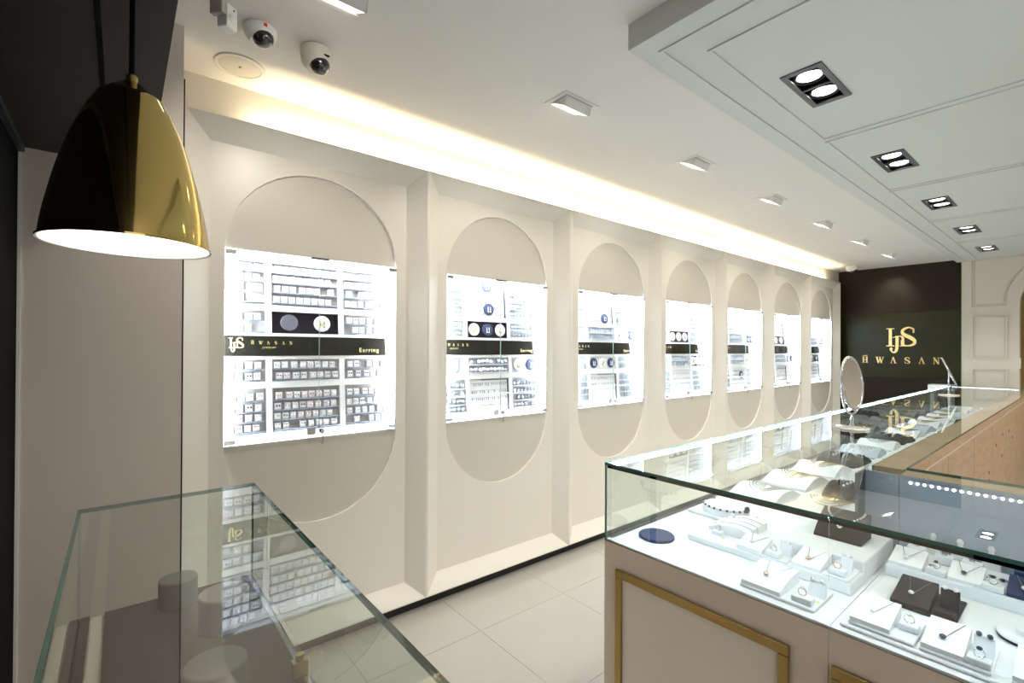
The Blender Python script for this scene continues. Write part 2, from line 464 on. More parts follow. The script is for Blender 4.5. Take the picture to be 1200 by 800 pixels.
WY = [1.775 + 1.19 * k for k in range(-1, 6)]
def gimbal(y):
    t = thing('adjustable_downlight', 'white adjustable downlight tilted towards the display wall', 'ceiling light', (-1.69, y, ZC), 'wall washer lights in a row along the ceiling')
    mb = MB()
    for q in ((-0.085, -0.066, -0.12, 0.12), (0.052, 0.072, -0.12, 0.12), (-0.066, 0.052, -0.12, -0.094), (-0.066, 0.052, 0.094, 0.12)):
        mb.box(*q, -0.004, 0)
    mb.build('trim_plate', M_CEIL, t, world=False)
    A, C, B = (0.048, -0.001), (0.034, -0.050), (-0.062, -0.001)
    mb = MB()
    for y0, y1 in ((-0.090, -0.086), (0.086, 0.090)):
        mb.prism([A, B, C], lambda q: (q[0], y0, q[1]), lambda q: (q[0], y1, q[1]))
    mb.hexa([(0.048, -0.090, -0.001), (0.044, -0.090, -0.001), (0.044, 0.090, -0.001), (0.048, 0.090, -0.001), (0.034, -0.090, -0.050), (0.030, -0.090, -0.050), (0.030, 0.090, -0.050), (0.034, 0.090, -0.050)])
    mb.build('flap', M_WHITE, t, world=False)
    mb = MB()
    mb.box(0.049, 0.052, -0.094, 0.094, -0.0045, -0.0005); mb.box(-0.066, 0.049, -0.094, -0.091, -0.0045, -0.0005)
    mb.build('shadow_gap', M_STEEL, t, world=False)
    mb = MB().hexa([(-0.058, -0.085, -0.001), (-0.058, 0.085, -0.001), (0.030, 0.085, -0.001), (0.030, -0.085, -0.001), (-0.058, -0.085, -0.002), (-0.058, 0.085, -0.002), (0.030, 0.085, -0.044), (0.030, -0.085, -0.044)])
    mb.build('lamp', E_WASH, t, world=False)
    return t
gb0 = gimbal(WY[0])
WLAB = 'white adjustable downlight on the ceiling facing the %s oval wall cabinet'
WORD = ['first', 'second', 'third', 'fourth', 'fifth', 'sixth', 'last']
gb0['label'] = WLAB % 'first'
for k, y in enumerate(WY[1:]): dup(gb0, (-1.69, y, ZC), label=WLAB % WORD[k + 1])
for y in WY:
    spot('wall_washer', (-1.735, y, ZC - 0.065), (-2.6, y, 1.25), WASH_W, 115, 0.9, (1.0, 0.92, 0.80), 0.05)
# accent light on the sign wall
spot('sign_spotlight', (-1.90, 8.35, ZC - 0.03), (-1.90, YF, 2.28), 22, 62, 1.0, (1.0, 0.9, 0.75), 0.03)

tag(MB().box(-2.557, -2.545, 0.50, 8.25, 2.574, 2.585).build('cove_light_strip', E_COVE, origin=(-2.551, 4.2, 2.574)), 'warm light strip hidden behind the top of the display wall', 'light strip')

def pendant(x, y, zr):
    t = thing('pendant_lamp', 'polished brass dome pendant lamp hanging over the glass counter', 'pendant lamp', (x, y, zr))
    R, Hh = 0.126, 0.306
    KN = [(0, 1.0, 0), (0.10, 0.97, 0), (0.22, 0.92, 0), (0.43, 0.81, 0), (0.65, 0.655, 0), (0.80, 0.51, 0), (0.90, 0.385, 0)]
    r9 = [(R * b, Hh * a) for a, b, c in smoothp(KN, 4)]
    rr, zz = r9[-1]
    outer = [(R + 0.003, -0.003), (R + 0.003, 0.001)] + r9 + [(rr * 0.97, zz + 0.0005), (0.011, Hh - 0.001), (0.009, Hh)]
    sh = MB().lathe(outer, 64, cap0=False, cap1=True).build('shade', M_BRASS, t, world=False, smooth=60)
    inner = [(R + 0.003, -0.003), (R - 0.001, -0.002)] + [(r - 0.003, z) for r, z in r9[1:]] + [(0.001, zz - 0.002)]
    MB().lathe(inner, 64, cap0=False).build('shade_lining', M_WHITE, sh, world=False, smooth=60)
    MB().lathe([(0.009, Hh), (0.009, Hh + 0.010), (0.006, Hh + 0.013)], 16).build('cord_grip', M_BRASSD, t, world=False, smooth=40)
    MB().lathe([(0.0045, Hh + 0.012), (0.0045, 2.21 - zr)], 10).build('cord', M_BLACK, t, world=False, smooth=40)
    MB().ball((0, 0, 0.070), 0.042, 20).lathe([(0.018, 0.10), (0.016, 0.22)], 14).build('bulb', E_BULB, t, world=False, smooth=60)
    return t
pendant(-1.145, 0.0125, 1.740)

# ================================================================== CEILING DEVICES
t = thing('ceiling_speaker', 'round cream flush speaker in the ceiling beside the dome cameras', 'speaker', (-2.412, 0.402, ZC))
MB().lathe([(0.100, 0), (0.100, -0.005), (0.094, -0.007), (0.086, -0.005), (0.084, -0.001)], 40, cap0=False, cap1=False).build('rim', M_CREAMP, t, world=False, smooth=40)
MB().lathe([(0.086, -0.001), (0.086, -0.003), (0.0, -0.004)], 40).build('grille', mat('speaker_grille', (0.56, 0.53, 0.47), 0.6), t, world=False)
MB().lathe([(0.006, -0.004), (0.005, -0.007)], 10).build('badge', M_BRASSD, t, world=False)

def dome_cam(loc, s, col, label, drop, extra):
    t = thing('dome_camera', label, 'security camera', loc)
    ax = Matrix.Rotation(math.radians(38), 4, Vector((0.62, 0.78, 0)).cross(Vector((0, 0, -1))))
    MB().lathe([(0.052 * s, 0), (0.056 * s, -0.004), (0.056 * s, -0.022 * s), (0.052 * s, -0.028 * s - drop), (0.044 * s, -0.040 * s - drop), (0.034 * s, -0.048 * s - drop), (0.0, -0.05 * s - drop)], 36).build('housing', col, t, world=False, smooth=35)
    T = Matrix.Translation((0.016 * s, 0.006 * s, -0.036 * s - drop))
    MB().ball((0, 0, 0), 0.037 * s, 24, M=T).build('dome', M_DOME, t, world=False, smooth=60)
    if extra == 'red':
        MB().box(0.0560, 0.0605, -0.006, 0.006, -0.019, -0.007, M=Matrix.Rotation(0.1, 4, 'Z')).build('mark', M_RED, t, world=False)
    elif extra == 'slot':
        MB().box(0.048 * s, 0.058 * s, 0.012, 0.034, -0.030 - drop * .5, -0.027 - drop * .5).build('slot', M_BLACK, t, world=False)
        MB().lathe([(0.012, 0), (0.012, 0.003)], 16, Matrix.Translation((0.05 * s, -0.014, -0.020)) @ Matrix.Rotation(PI / 2, 4, 'Y')).build('badge', col, t, world=False)
    return t
dome_cam((-2.075, 0.415, ZC), 1.05, M_WHITE, 'white dome security camera with a red mark on the ceiling', 0.004, 'red')
dome_cam((-2.075, 0.628, ZC), 1.12, M_CREAMP, 'cream dome security camera with a deep housing beside the red-marked one', 0.026, 'slot')
dome_cam((-2.295, 8.40, ZC), 1.3, M_WHITE, 'small dome camera on the ceiling by the dark sign wall', 0.01, None)

t = thing('motion_sensor', 'white box motion sensor on a grey bracket hanging from the ceiling', 'sensor', (-1.985, 0.285, ZC))
Rz = Matrix.Rotation(math.radians(38), 4, 'Z')
MB().box(-0.030, 0.022, -0.042, -0.020, -0.070, 0.0, M=Rz).build('bracket', mat('bracket_grey', (0.42, 0.39, 0.36), 0.5), t, world=False, bevel=0.004)
bd = MB().box(-0.020, 0.024, -0.020, 0.028, -0.105, -0.022, M=Rz).build('body', M_WHITE, t, world=False, bevel=0.005)
MB().lathe([(0.018, 0), (0.016, 0.004), (0.008, 0.007), (0.0, 0.008)], 18, Rz @ Matrix.Translation((0.024, 0.004, -0.068)) @ Matrix.Rotation(PI / 2, 4, 'Y')).build('lens', M_WHITE, bd, world=False, smooth=60)
MB().lathe([(0.003, 0), (0.003, 0.002)], 8, Rz @ Matrix.Translation((0.024, 0.010, -0.036)) @ Matrix.Rotation(PI / 2, 4, 'Y')).build('indicator', M_BLACK, bd, world=False)

# ================================================================== LETTERS
def ribbon(pts, ws):
    # polygon from a centre line with widths
    n = len(pts); Lf = []; Rt = []
    for i in range(n):
        a = Vector(pts[max(i - 1, 0)]); b = Vector(pts[min(i + 1, n - 1)]); t = (b - a).normalized()
        nrm = Vector((-t.y, t.x)); w = ws[i] / 2; q = Vector(pts[i])
        Lf.append(q + nrm * w); Rt.append(q - nrm * w)
    return Lf, Rt
def rib_add(mb, pts, ws, fa, fb):
    Lf, Rt = ribbon(pts, ws)
    for i in range(len(pts) - 1):
        mb.prism([Lf[i], Rt[i], Rt[i + 1], Lf[i + 1]], fa, fb)
def rect_add(mb, x0, x1, y0, y1, fa, fb):
    mb.prism([(x0, y0), (x1, y0), (x1, y1), (x0, y1)], fa, fb)
S_PATH = [(0.80, 0.70, 0.03), (0.78, 0.86, 0.07), (0.52, 0.965, 0.07), (0.22, 0.86, 0.13), (0.16, 0.70, 0.17), (0.32, 0.57, 0.18), (0.62, 0.44, 0.19), (0.85, 0.27, 0.17), (0.78, 0.11, 0.13), (0.48, 0.03, 0.065), (0.17, 0.10, 0.07), (0.10, 0.30, 0.03)]
def glyph(ch, mb, fa, fb):
    r = lambda a, b, c, d: rect_add(mb, a, b, c, d, fa, fb)
    l = lambda *p: rib_add(mb, [q[:2] for q in p], [q[2] for q in p], fa, fb)
    if ch == 'I':
        r(0.32, 0.62, 0.0, 1.0); r(0.08, 0.86, 0.0, 0.055); r(0.08, 0.86, 0.945, 1.0)
    elif ch == 'S':
        l(*smoothp(S_PATH)); r(0.74, 0.80, 0.68, 0.93); r(0.08, 0.14, 0.06, 0.32)
    elif ch == 'H':
        r(0.12, 0.30, 0, 1); r(0.70, 0.88, 0, 1); r(0.3, 0.7, 0.46, 0.54)
        for a in (0.02, 0.60): r(a, a + 0.38, 0, 0.07); r(a, a + 0.38, 0.93, 1)
    elif ch == 'W':
        l((0.08, 1, 0.17), (0.32, 0, 0.15)); l((0.32, 0, 0.06), (0.52, 0.9, 0.06)); l((0.46, 1, 0.17), (0.70, 0, 0.15)); l((0.70, 0, 0.06), (0.94, 1, 0.06))
        r(-0.06, 0.22, 0.93, 1); r(0.34, 0.60, 0.93, 1); r(0.82, 1.06, 0.93, 1)
    elif ch == 'A':
        l((0.16, 0, 0.06), (0.48, 1, 0.07)); l((0.84, 0, 0.20), (0.48, 1, 0.17)); r(0.04, 0.32, 0, 0.07); r(0.66, 1.02, 0, 0.07)
    elif ch == 'N':
        r(0.14, 0.21, 0, 1); r(0.80, 0.87, 0, 1); l((0.14, 1, 0.2), (0.84, 0, 0.2)); r(0.02, 0.34, 0, 0.07); r(0.68, 1.0, 0.93, 1); r(0.0, 0.22, 0.93, 1)
    elif ch == '~':
        l(*smoothp([(0.12, 1.10, 0.05), (0.30, 1.22, 0.08), (0.62, 1.14, 0.08), (0.86, 1.30, 0.05)], 4))
    elif ch == 'J':
        l(*smoothp([(0.70, 1.0, 0.26), (0.70, 0.5, 0.26), (0.66, 0.22, 0.24), (0.50, 0.07, 0.14), (0.30, 0.05, 0.07), (0.12, 0.18, 0.12)], 5))
        pts = [(0.16 + 0.13 * math.cos(a), 0.24 + 0.09 * math.sin(a)) for a in [2 * PI * k / 12 for k in range(12)]]
        mb.prism(pts, fa, fb)
    elif ch == 'n':
        l(*smoothp([(-0.02, 0.84, 0.06), (0.40, 0.94, 0.07), (0.72, 0.96, 0.10), (0.90, 0.80, 0.20), (0.92, 0.5, 0.22), (0.92, 0.0, 0.22)], 5)); r(0.62, 1.5, 0.0, 0.06)

def sign_letters(parent, fmap, mtl, depth, mono, word, scale=1.0):
    # fmap(u, v, d): u to the reader's right, v up, d out of the wall
    def put(ch, u0, v0, w, h, nm='letter', d=0.0):
        mb = MB()
        glyph(ch, mb, lambda q: fmap(u0 + q[0] * w, v0 + q[1] * h, 0.0), lambda q: fmap(u0 + q[0] * w, v0 + q[1] * h, depth + d))
        mb.build(nm, mtl, parent)
    if mono:
        ux, vy, k = mono
        put('I', ux, vy, 0.120 * k, 0.27 * k); put('S', ux + 0.165 * k, vy, 0.205 * k, 0.285 * k, d=depth * .05)
        put('J', ux + 0.045 * k, vy - 0.10 * k, 0.130 * k, 0.255 * k, d=depth * .1); put('n', ux + 0.085 * k, vy, 0.130 * k, 0.155 * k, d=-depth * .05)
    if word:
        us, vy, h = word
        for ch, u in zip('HWASAN', us):
            put(ch, u - h * 0.4, vy, h * (0.8 if ch != 'W' else 1.0), h)
        put('~', us[0] - h * 0.4, vy, h * 0.8, h)

sg = thing('wall_sign', 'gold monogram and spaced gold letters on the dark olive wall panel', 'sign', (-1.85, YF - 0.026, 1.30))
sign_letters(sg, lambda u, v, d: (u, YF - 0.026 - d, v), M_GOLD, 0.018, (-1.99, 1.615, 1.0), ([-2.245, -2.07, -1.90, -1.735, -1.575, -1.415], 1.365, 0.092))

# ================================================================== WALL DISPLAY BAYS
RO, ZOT, ZOB = 0.435, 2.012, 1.075            # oval radius and the ends of its straight sides
DZ0, DZ1 = 1.079, 2.022                       # cabinet opening
def xb(z): return -2.655 - (z - 1.08) * 0.075 # display board leans back
def bp(y, z, o): return (xb(z) + o, y, z)
TILT = -math.atan(0.075)
def bbox(mb, y0, y1, z0, z1, o0, o1, mi=0):
    return mb.hexa([bp(y0, z0, o0), bp(y0, z0, o1), bp(y1, z0, o1), bp(y1, z0, o0), bp(y0, z1, o0), bp(y0, z1, o1), bp(y1, z1, o1), bp(y1, z1, o0)], mi)

def stadium(yc, n=24):
    pts = []
    for k in range(n + 1):
        a = PI * k / n; pts.append((yc + RO * math.cos(a), ZOT + RO * math.sin(a)))
    for k in range(n + 1):
        a = PI + PI * k / n; pts.append((yc + RO * math.cos(a), ZOB + RO * math.sin(a)))
    return pts

def bay_proto(yc):
    t = thing('display_cabinet', '', 'cabinet', (XW, yc, 0.0))
    hp = P / 2 - 0.0006
    # splayed frame
    O = [(yc - hp, ZB), (yc + hp, ZB), (yc + hp, ZT), (yc - hp, ZT)]
    e = 0.007
    O2 = [(yc - hp + e, ZB + e), (yc + hp - e, ZB + e), (yc + hp - e, ZT - e), (yc - hp + e, ZT - e)]
    hi = P / 2 - INS
    I = [(yc - hi, ZBI), (yc + hi, ZBI), (yc + hi, ZTI), (yc - hi, ZTI)]
    mb = MB()
    rings = [[(XW - 0.012, a, b) for a, b in O], [(XW, a, b) for a, b in O], [(XW, a, b) for a, b in O2], [(XI, a, b) for a, b in I], [(XI - 0.014, a, b) for a, b in I]]
    back = [(XI - 0.014, yc - hp, 2 * ZB - 0.04 if False else ZB), (XI - 0.014, yc + hp, ZB), (XI - 0.014, yc + hp, ZTI + 0.016), (XI - 0.014, yc - hp, ZTI + 0.016)]
    rings = [back] + rings
    b0 = len(mb.v)
    for r in rings: mb.v += r
    for i in range(len(rings) - 1):
        for k in range(4):
            j = (k + 1) % 4
            mb.f.append((b0 + i * 4 + k, b0 + i * 4 + j, b0 + (i + 1) * 4 + j, b0 + (i + 1) * 4 + k)); mb.m.append(0)
    mb.build('frame', M_PANEL, t)
    # face panel with the oval cut out
    st = stadium(yc)
    zc = (ZBI + ZTI) / 2
    def onrect(q):
        dy, dz = q[0] - yc, q[1] - zc
        s = min(hi / abs(dy) if abs(dy) > 1e-9 else 1e9, (ZTI - zc) / abs(dz) if abs(dz) > 1e-9 else 1e9)
        return (yc + dy * s, zc + dz * s)
    # make sure the corners are hit: insert points along the corner rays
    pts = []
    n = len(st)
    for i in range(n):
        a, b = st[i], st[(i + 1) % n]
        pts.append((a, onrect(a)))
        ra, rb = onrect(a), onrect(b)
        for c in I:
            # corner between ra and rb ?
            da = math.atan2(ra[1] - zc, ra[0] - yc); db = math.atan2(rb[1] - zc, rb[0] - yc); dc = math.atan2(c[1] - zc, c[0] - yc)
            if abs(da - db) < 1.5 and min(da, db) < dc < max(da, db) and abs(da - dc) > 1e-6 and abs(db - dc) > 1e-6:
                # straight side: intersect the ray with the segment
                d = Vector((c[0] - yc, c[1] - zc)); A = Vector(a) - Vector((yc, zc)); B = Vector(b) - Vector((yc, zc)); AB = B - A
                den = d.x * AB.y - d.y * AB.x
                s = (A.x * d.y - A.y * d.x) / den
                q = A + AB * s
                pts.append(((q.x + yc, q.y + zc), c))
    mb = MB(); m = len(pts); b0 = 0
    for q, r in pts:
        straight = DZ0 - 0.002 < q[1] < DZ1 + 0.002
        mb.v += [(XI, r[0], r[1]), (XI, q[0], q[1]), (XI - 0.005 if straight else XO - 0.001, q[0], q[1])]
    for i in range(m):
        j = (i + 1) % m
        mb.f += [(3 * i, 3 * j, 3 * j + 1, 3 * i + 1), (3 * i + 1, 3 * j + 1, 3 * j + 2, 3 * i + 2)]; mb.m += [0, 0]
    mb.build('face_panel', M_PANEL, t)
    # oval infill above and below the doors
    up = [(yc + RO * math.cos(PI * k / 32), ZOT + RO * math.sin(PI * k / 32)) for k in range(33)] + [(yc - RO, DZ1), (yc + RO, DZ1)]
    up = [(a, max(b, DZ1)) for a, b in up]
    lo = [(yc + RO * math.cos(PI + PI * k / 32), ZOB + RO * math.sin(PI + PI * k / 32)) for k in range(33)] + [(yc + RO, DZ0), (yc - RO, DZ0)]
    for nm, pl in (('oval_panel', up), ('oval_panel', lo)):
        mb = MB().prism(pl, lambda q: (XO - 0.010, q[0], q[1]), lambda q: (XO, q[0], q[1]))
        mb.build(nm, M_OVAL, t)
    # lit case, wider than the opening so that its strips sit behind the jambs
    mb = MB()
    xk, RW, ZL, ZH = -2.775, RO + 0.045, DZ0 - 0.030, DZ1 + 0.040
    mb.box(xk - 0.01, xk, yc - RW, yc + RW, ZL, ZH)
    mb.box(xk, XI - 0.002, yc - RW - 0.008, yc - RW, ZL - 0.008, ZH + 0.008); mb.box(xk, XI - 0.002, yc + RW, yc + RW + 0.008, ZL - 0.008, ZH + 0.008)
    mb.box(xk, XO - 0.011, yc - RW, yc + RW, ZL - 0.008, ZL); mb.box(xk, XO - 0.011, yc - RW, yc + RW, ZH, ZH + 0.008)
    mb.box(XI - 0.006, XI - 0.0012, yc - RW, yc - RO - 0.004, ZL, ZH); mb.box(XI - 0.006, XI - 0.0012, yc + RO + 0.004, yc + RW, ZL, ZH)
    mb.build('case_liner', M_DISPW, t)
    mb = MB(); bbox(mb, yc - RW + 0.003, yc + RW - 0.003, 1.060, 2.055, -0.008, 0.0)
    mb.build('back_board', M_DISPB, t)
    for s in (-1, 1):
        MB().box(XI - 0.018, XI - 0.0065, yc + s * (RO + 0.016) - 0.006, yc + s * (RO + 0.016) + 0.006, 1.10, 2.0).build('light_strip', E_CAB, t)
    MB().box(XO - 0.034, XO - 0.020, yc - 0.42, yc + 0.42, DZ1 + 0.016, DZ1 + 0.028).build('light_strip', E_CAB, t)
    # board grid
    for y in (-0.2245, 0.1465):
        mb = MB(); bbox(mb, yc + y - 0.0145, yc + y + 0.0145, 1.085, 2.016, 0, 0.018); mb.build('mullion', M_WHITE, t)
    mb = MB(); bbox(mb, yc - 0.424, yc + 0.424, 1.085, 1.118, 0, 0.012); mb.build('blank_panel', M_DISPW, t)
    MB().box(XI - 0.030, XI - 0.018, yc - 0.40, yc + 0.40, DZ0 - 0.022, DZ0 - 0.012).build('light_strip', E_CAB, t)  # added strip, evens out the light at the bottom of the case
    for z0, z1 in ((1.737, 1.768), (1.608, 1.624), (1.489, 1.507), (1.343, 1.378)):
        mb = MB(); bbox(mb, yc - 0.424, yc + 0.424, z0, z1, 0, 0.019); mb.build('crossbar', M_WHITE, t)
    mb = MB(); bbox(mb, yc - 0.424, yc + 0.424, 1.507, 1.608, 0.0, 0.022)
    band = mb.build('name_band', M_BAND, t)
    # doors
    for s in (-1, 1):
        y0, y1 = (yc - RO + 0.003, yc - 0.0015) if s < 0 else (yc + 0.0015, yc + RO - 0.003)
        d = pane(y0, y1, DZ0 + 0.002, DZ1 - 0.002, XI - 0.0055, XI - 0.0005, 'x', 'glass_door', t, M_GLASSD, M_GEDGEL)
        for z in (DZ0 + 0.020, DZ1 - 0.020):
            ye = yc + s * (RO - 0.026)
            MB().box(XI - 0.006, XI + 0.008, ye - 0.022, ye + 0.022, z - 0.010, z + 0.010).build('hinge', M_CHROME, d, bevel=0.002)
        if s < 0:
            MB().box(XI, XI + 0.004, yc - 0.060, yc - 0.018, DZ0 + 0.018, DZ0 + 0.052).build('lock_plate', M_CHROME, d)
        else:
            k = MB().lathe([(0.014, 0), (0.014, 0.016), (0.010, 0.020)], 16, Matrix.Translation((XI, yc + 0.012, DZ0 + 0.034)) @ Matrix.Rotation(PI / 2, 4, 'Y'))
            k.tube([(XI + 0.016, yc + 0.012, DZ0 + 0.030), (XI + 0.018, yc + 0.013, DZ0 + 0.0), (XI + 0.012, yc + 0.014, DZ0 - 0.030)], [0.005, 0.004, 0.007], 6)
            k.build('lock', M_CHROME, d, smooth=40)
    MB().box(XI - 0.006, XI + 0.006, yc - 0.045, yc + 0.045, DZ1 - 0.010, DZ1 - 0.001).build('door_catch', M_STEEL, t)
    return t, band

def pane(a0, a1, b0, b1, c0, c1, axis, name, parent, mg, me, clear=()):
    # a glass sheet: large faces glass, thin faces edge
    mb = MB()
    if axis == 'x': f = lambda a, b, c: (c, a, b)
    elif axis == 'y': f = lambda a, b, c: (a, c, b)
    else: f = lambda a, b, c: (a, b, c)
    c = [f(a0, b0, c0), f(a1, b0, c0), f(a1, b1, c0), f(a0, b1, c0), f(a0, b0, c1), f(a1, b0, c1), f(a1, b1, c1), f(a0, b1, c1)]
    mb.hexa(c)
    mb.m = [0, 0] + [0 if k in clear else 1 for k in ('b0', 'a1', 'b1', 'a0')]
    return mb.build(name, [mg, me], parent)

BAYY = [Y0 + P * (i + 0.5) for i in range(NB)]
bay0, band0 = bay_proto(BAYY[0])
BAY_LABEL = ['display cabinet with an oval recess full of small white earring boxes', 'oval display cabinet with three round discs in a black tray, next to the earring boxes',
             'oval display cabinet with navy and white discs below its name band, third along the wall', 'oval display cabinet with black trays of white discs above and below its band',
             'oval display cabinet fifth along the display wall from the brass lamp', 'oval display cabinet sixth along the display wall from the brass lamp',
             'oval display cabinet at the end of the wall beside the dark sign']
bays = [bay0]
bay0['label'] = BAY_LABEL[0]; bay0['group'] = 'oval wall cabinets'
for i in range(1, NB):
    bays.append(dup(bay0, (XW, BAYY[i], 0.0), label=BAY_LABEL[i]))

def band_text(yc, mono, bandobj, words):
    fm = lambda u, v, d: bp(u, v, 0.0222 + d)
    if mono:
        # monogram
        sub = bandobj
        sign_letters(sub, fm, M_GOLDP, 0.0008, (yc - 0.405, 1.546, 0.188), None)
    sign_letters(bandobj, fm, M_GOLDP, 0.0008, None, ([yc + words + 0.036 * k for k in range(6)], 1.566, 0.016))
    for txt, u, v, h in (('JEWELRY', yc + words + 0.045, 1.545, 0.010), ('Earring', yc + 0.245, 1.527, 0.024)):
        cu = bpy.data.curves.new('text', 'FONT'); cu.body = txt; cu.size = h * 1.35; cu.space_character = 1.25
        to = bpy.data.objects.new('lettering', cu)
        COL.objects.link(to)
        dg = bpy.context.evaluated_depsgraph_get()
        me = bpy.data.meshes.new_from_object(to.evaluated_get(dg))
        bpy.data.objects.remove(to)
        q = bandobj; off = Vector((0, 0, 0))
        while q is not None: off += q.location; q = q.parent
        for vv in me.vertices:
            vv.co = Vector(fm(u + vv.co.x, v + vv.co.y, 0.0006)) - off
        me.materials.clear(); me.materials.append(M_GOLDP)
        o = bpy.data.objects.new('lettering', me); COL.objects.link(o); o.parent = bandobj
for i, b in enumerate(bays):
    bd = [c for c in b.children if c.name.startswith('name_band')][0]
    band_text(BAYY[i], i == 0, bd, -0.30 if i == 0 else -0.40)
for c in bays[0].children:
    if c.name.startswith('back_board'):
        c.data = c.data.copy(); c.data.materials[0] = M_TAN

COLS = [(-0.420, -0.242), (-0.207, 0.129), (0.164, 0.420)]
SEC = {1: (1.768, 2.016), 2: (1.624, 1.737), 3: (1.378, 1.489), 4: (1.085, 1.343)}
ROWZ = {1: [1.782, 1.838, 1.889, 1.940, 1.990], 2: [1.632, 1.688], 3: [1.386, 1.441], 4: [1.130, 1.180, 1.230, 1.284]}

# ---- bay one: boxes of stud earrings in rows
def earring_box_mesh():
    mb = MB(); w, h, d = 0.0165, 0.036, 0.014
    c = 0.003
    mb.hexa([(0, -w, 0), (d, -w + c, c), (d, w - c, c), (0, w, 0), (0, -w, h), (d, -w + c, h - c), (d, w - c, h - c), (0, w, h)])
    return mb
EB_M = mat('white_earring_card', (0.88, 0.88, 0.90), 0.5)
EB_P = mat('pinkish_earring_card', (0.86, 0.80, 0.84), 0.5)
eb_mesh = {0: earring_box_mesh().mesh('earring_box', EB_M), 1: earring_box_mesh().mesh('earring_box', EB_P)}
def stud_mesh(m, r):
    mb = MB()
    for s in (-1, 1): mb.ball((0.0145, s * 0.0062, 0.021), r, 6)
    return mb.mesh('earring_pair', m)
stud_me = [stud_mesh(M_SAPH, 0.0042), stud_mesh(M_RGOLD, 0.003), stud_mesh(M_SILVER, 0.003)]
EB_LAB = ['small white earring box with a dark stud pair in the first wall cabinet', 'small white earring box with a rose gold pair in the first wall cabinet', 'small white earring box with a silver pair in the first wall cabinet']
EB_GRP = ['earring boxes with dark studs', 'earring boxes with rose gold studs', 'earring boxes with silver studs']
yc = BAYY[0]
for ci, (a, b) in enumerate(COLS):
    for s in (1, 2, 3, 4):
        if s == 2 and ci == 1: continue
        for rz in ROWZ[s]:
            mb = MB(); bbox(mb, yc + a, yc + b, rz - 0.004, rz, 0.0, 0.021)
            mb.build('shelf', M_SHELF, bays[0])
            y = yc + a + 0.020 + RND.random() * 0.012
            while y < yc + b - 0.018:
                if RND.random() > 0.07:
                    k = RND.choices((0, 1, 2), (0.3, 0.4, 0.3))[0]
                    o = bpy.data.objects.new('earring_box', eb_mesh[1 if (s >= 3 and RND.random() < 0.5) else 0]); COL.objects.link(o)
                    o.location = bp(y, rz, 0.003); o.rotation_euler = (0, TILT, 0)
                    tag(o, EB_LAB[k], 'earring box', EB_GRP[k])
                    e = bpy.data.objects.new('earring_pair', stud_me[k]); COL.objects.link(e); e.parent = o
                y += 0.0375 + (RND.random() * 0.012 if RND.random() < 0.4 else 0)

# ---- discs and trays
def disc_mesh(m, r=0.043):
    return MB().lathe([(r, 0), (r, 0.008), (r - 0.003, 0.011), (0.0, 0.011)], 28, Matrix.Rotation(PI / 2, 4, 'Y')).mesh('display_disc', m, smooth=30)
D_W, D_N, D_G = disc_mesh(M_DISPW), disc_mesh(M_NAVY), disc_mesh(mat('grey_disc', (0.10, 0.10, 0.12), 0.6))
def drop_mesh(m):
    mb = MB()
    for s in (-1, 1):
        mb.tube([(0.0125, s * 0.009, 0.016), (0.014, s * 0.010, 0.0), (0.0125, s * 0.009, -0.022)], [0.002, 0.004, 0.0055], 6)
    return mb.mesh('earring_pair', m, smooth=50)
DROP_W, DROP_G = drop_mesh(M_PEARL), drop_mesh(M_YGOLD)
def disc(yc, y, z, me, drops, label, grp, o_=0.004):
    o = bpy.data.objects.new('display_disc', me); COL.objects.link(o)
    o.location = bp(yc + y, z, o_); o.rotation_euler = (0, TILT, 0)
    tag(o, label, 'display disc', grp)
    if drops:
        e = bpy.data.objects.new('earring_pair', drops); COL.objects.link(e); e.parent = o
def tray(yc, ci, s, label, m=M_BLKPAD):
    a, b = COLS[ci]; z0, z1 = SEC[s]
    r = thing('display_tray', label, 'tray', bp(yc + (a + b) / 2, z0, 0))
    mb = MB(); bbox(mb, yc + a, yc + b, z0 + 0.001, z1 - 0.001, 0.0005, 0.004); mb.build('tray_bed', m, r)
    mb = MB()
    for q in ((yc + a, yc + b, z0 + 0.001, z0 + 0.005), (yc + a, yc + b, z1 - 0.005, z1 - 0.001), (yc + a, yc + a + 0.004, z0 + 0.005, z1 - 0.005), (yc + b - 0.004, yc + b, z0 + 0.005, z1 - 0.005)):
        bbox(mb, *q, 0.0005, 0.014)
    mb.build('tray_rim', m, r)
ORD = ['first', 'second', 'third', 'fourth', 'fifth', 'sixth', 'seventh']
def trayset(bi, ci, s, black, discs, where):
    yc = BAYY[bi]; a, b = COLS[ci]; z = sum(SEC[s]) / 2
    o_ = 0.001
    if black:
        tray(yc, ci, s, '%s tray %s the name band of the %s wall cabinet' % ('black' if black == 1 else 'white', where, ORD[bi]), M_BLKPAD if black == 1 else M_DISPW)
        o_ = 0.0045
    n = len(discs)
    for k, ch in enumerate(discs):
        y = a + (b - a) * (k + 0.5) / n
        me = {'w': D_W, 'n': D_N, 'g': D_G}[ch]
        cn = {'w': 'white', 'n': 'navy', 'g': 'grey'}[ch]
        disc(yc, y, z, me, None if ch == 'g' else (DROP_W if ch == 'n' else DROP_G), 'round %s display disc %s the name band of the %s wall cabinet' % (cn, where, ORD[bi]), '%s discs %s the band of cabinet %s' % (cn, where, ORD[bi]), o_)
trayset(0, 1, 2, 1, 'gw', 'just above')
trayset(1, 1, 2, 1, 'wnw', 'just above')
trayset(1, 0, 3, 0, 'w', 'left below')
trayset(1, 2, 3, 0, 'wn', 'just below')
trayset(2, 2, 2, 2, 'wwn', 'just above')
trayset(2, 1, 3, 2, 'nwn', 'just below')
trayset(3, 1, 2, 1, 'www', 'just above')
trayset(3, 2, 3, 1, 'www', 'just below')
trayset(4, 2, 2, 0, 'wnn', 'just above')
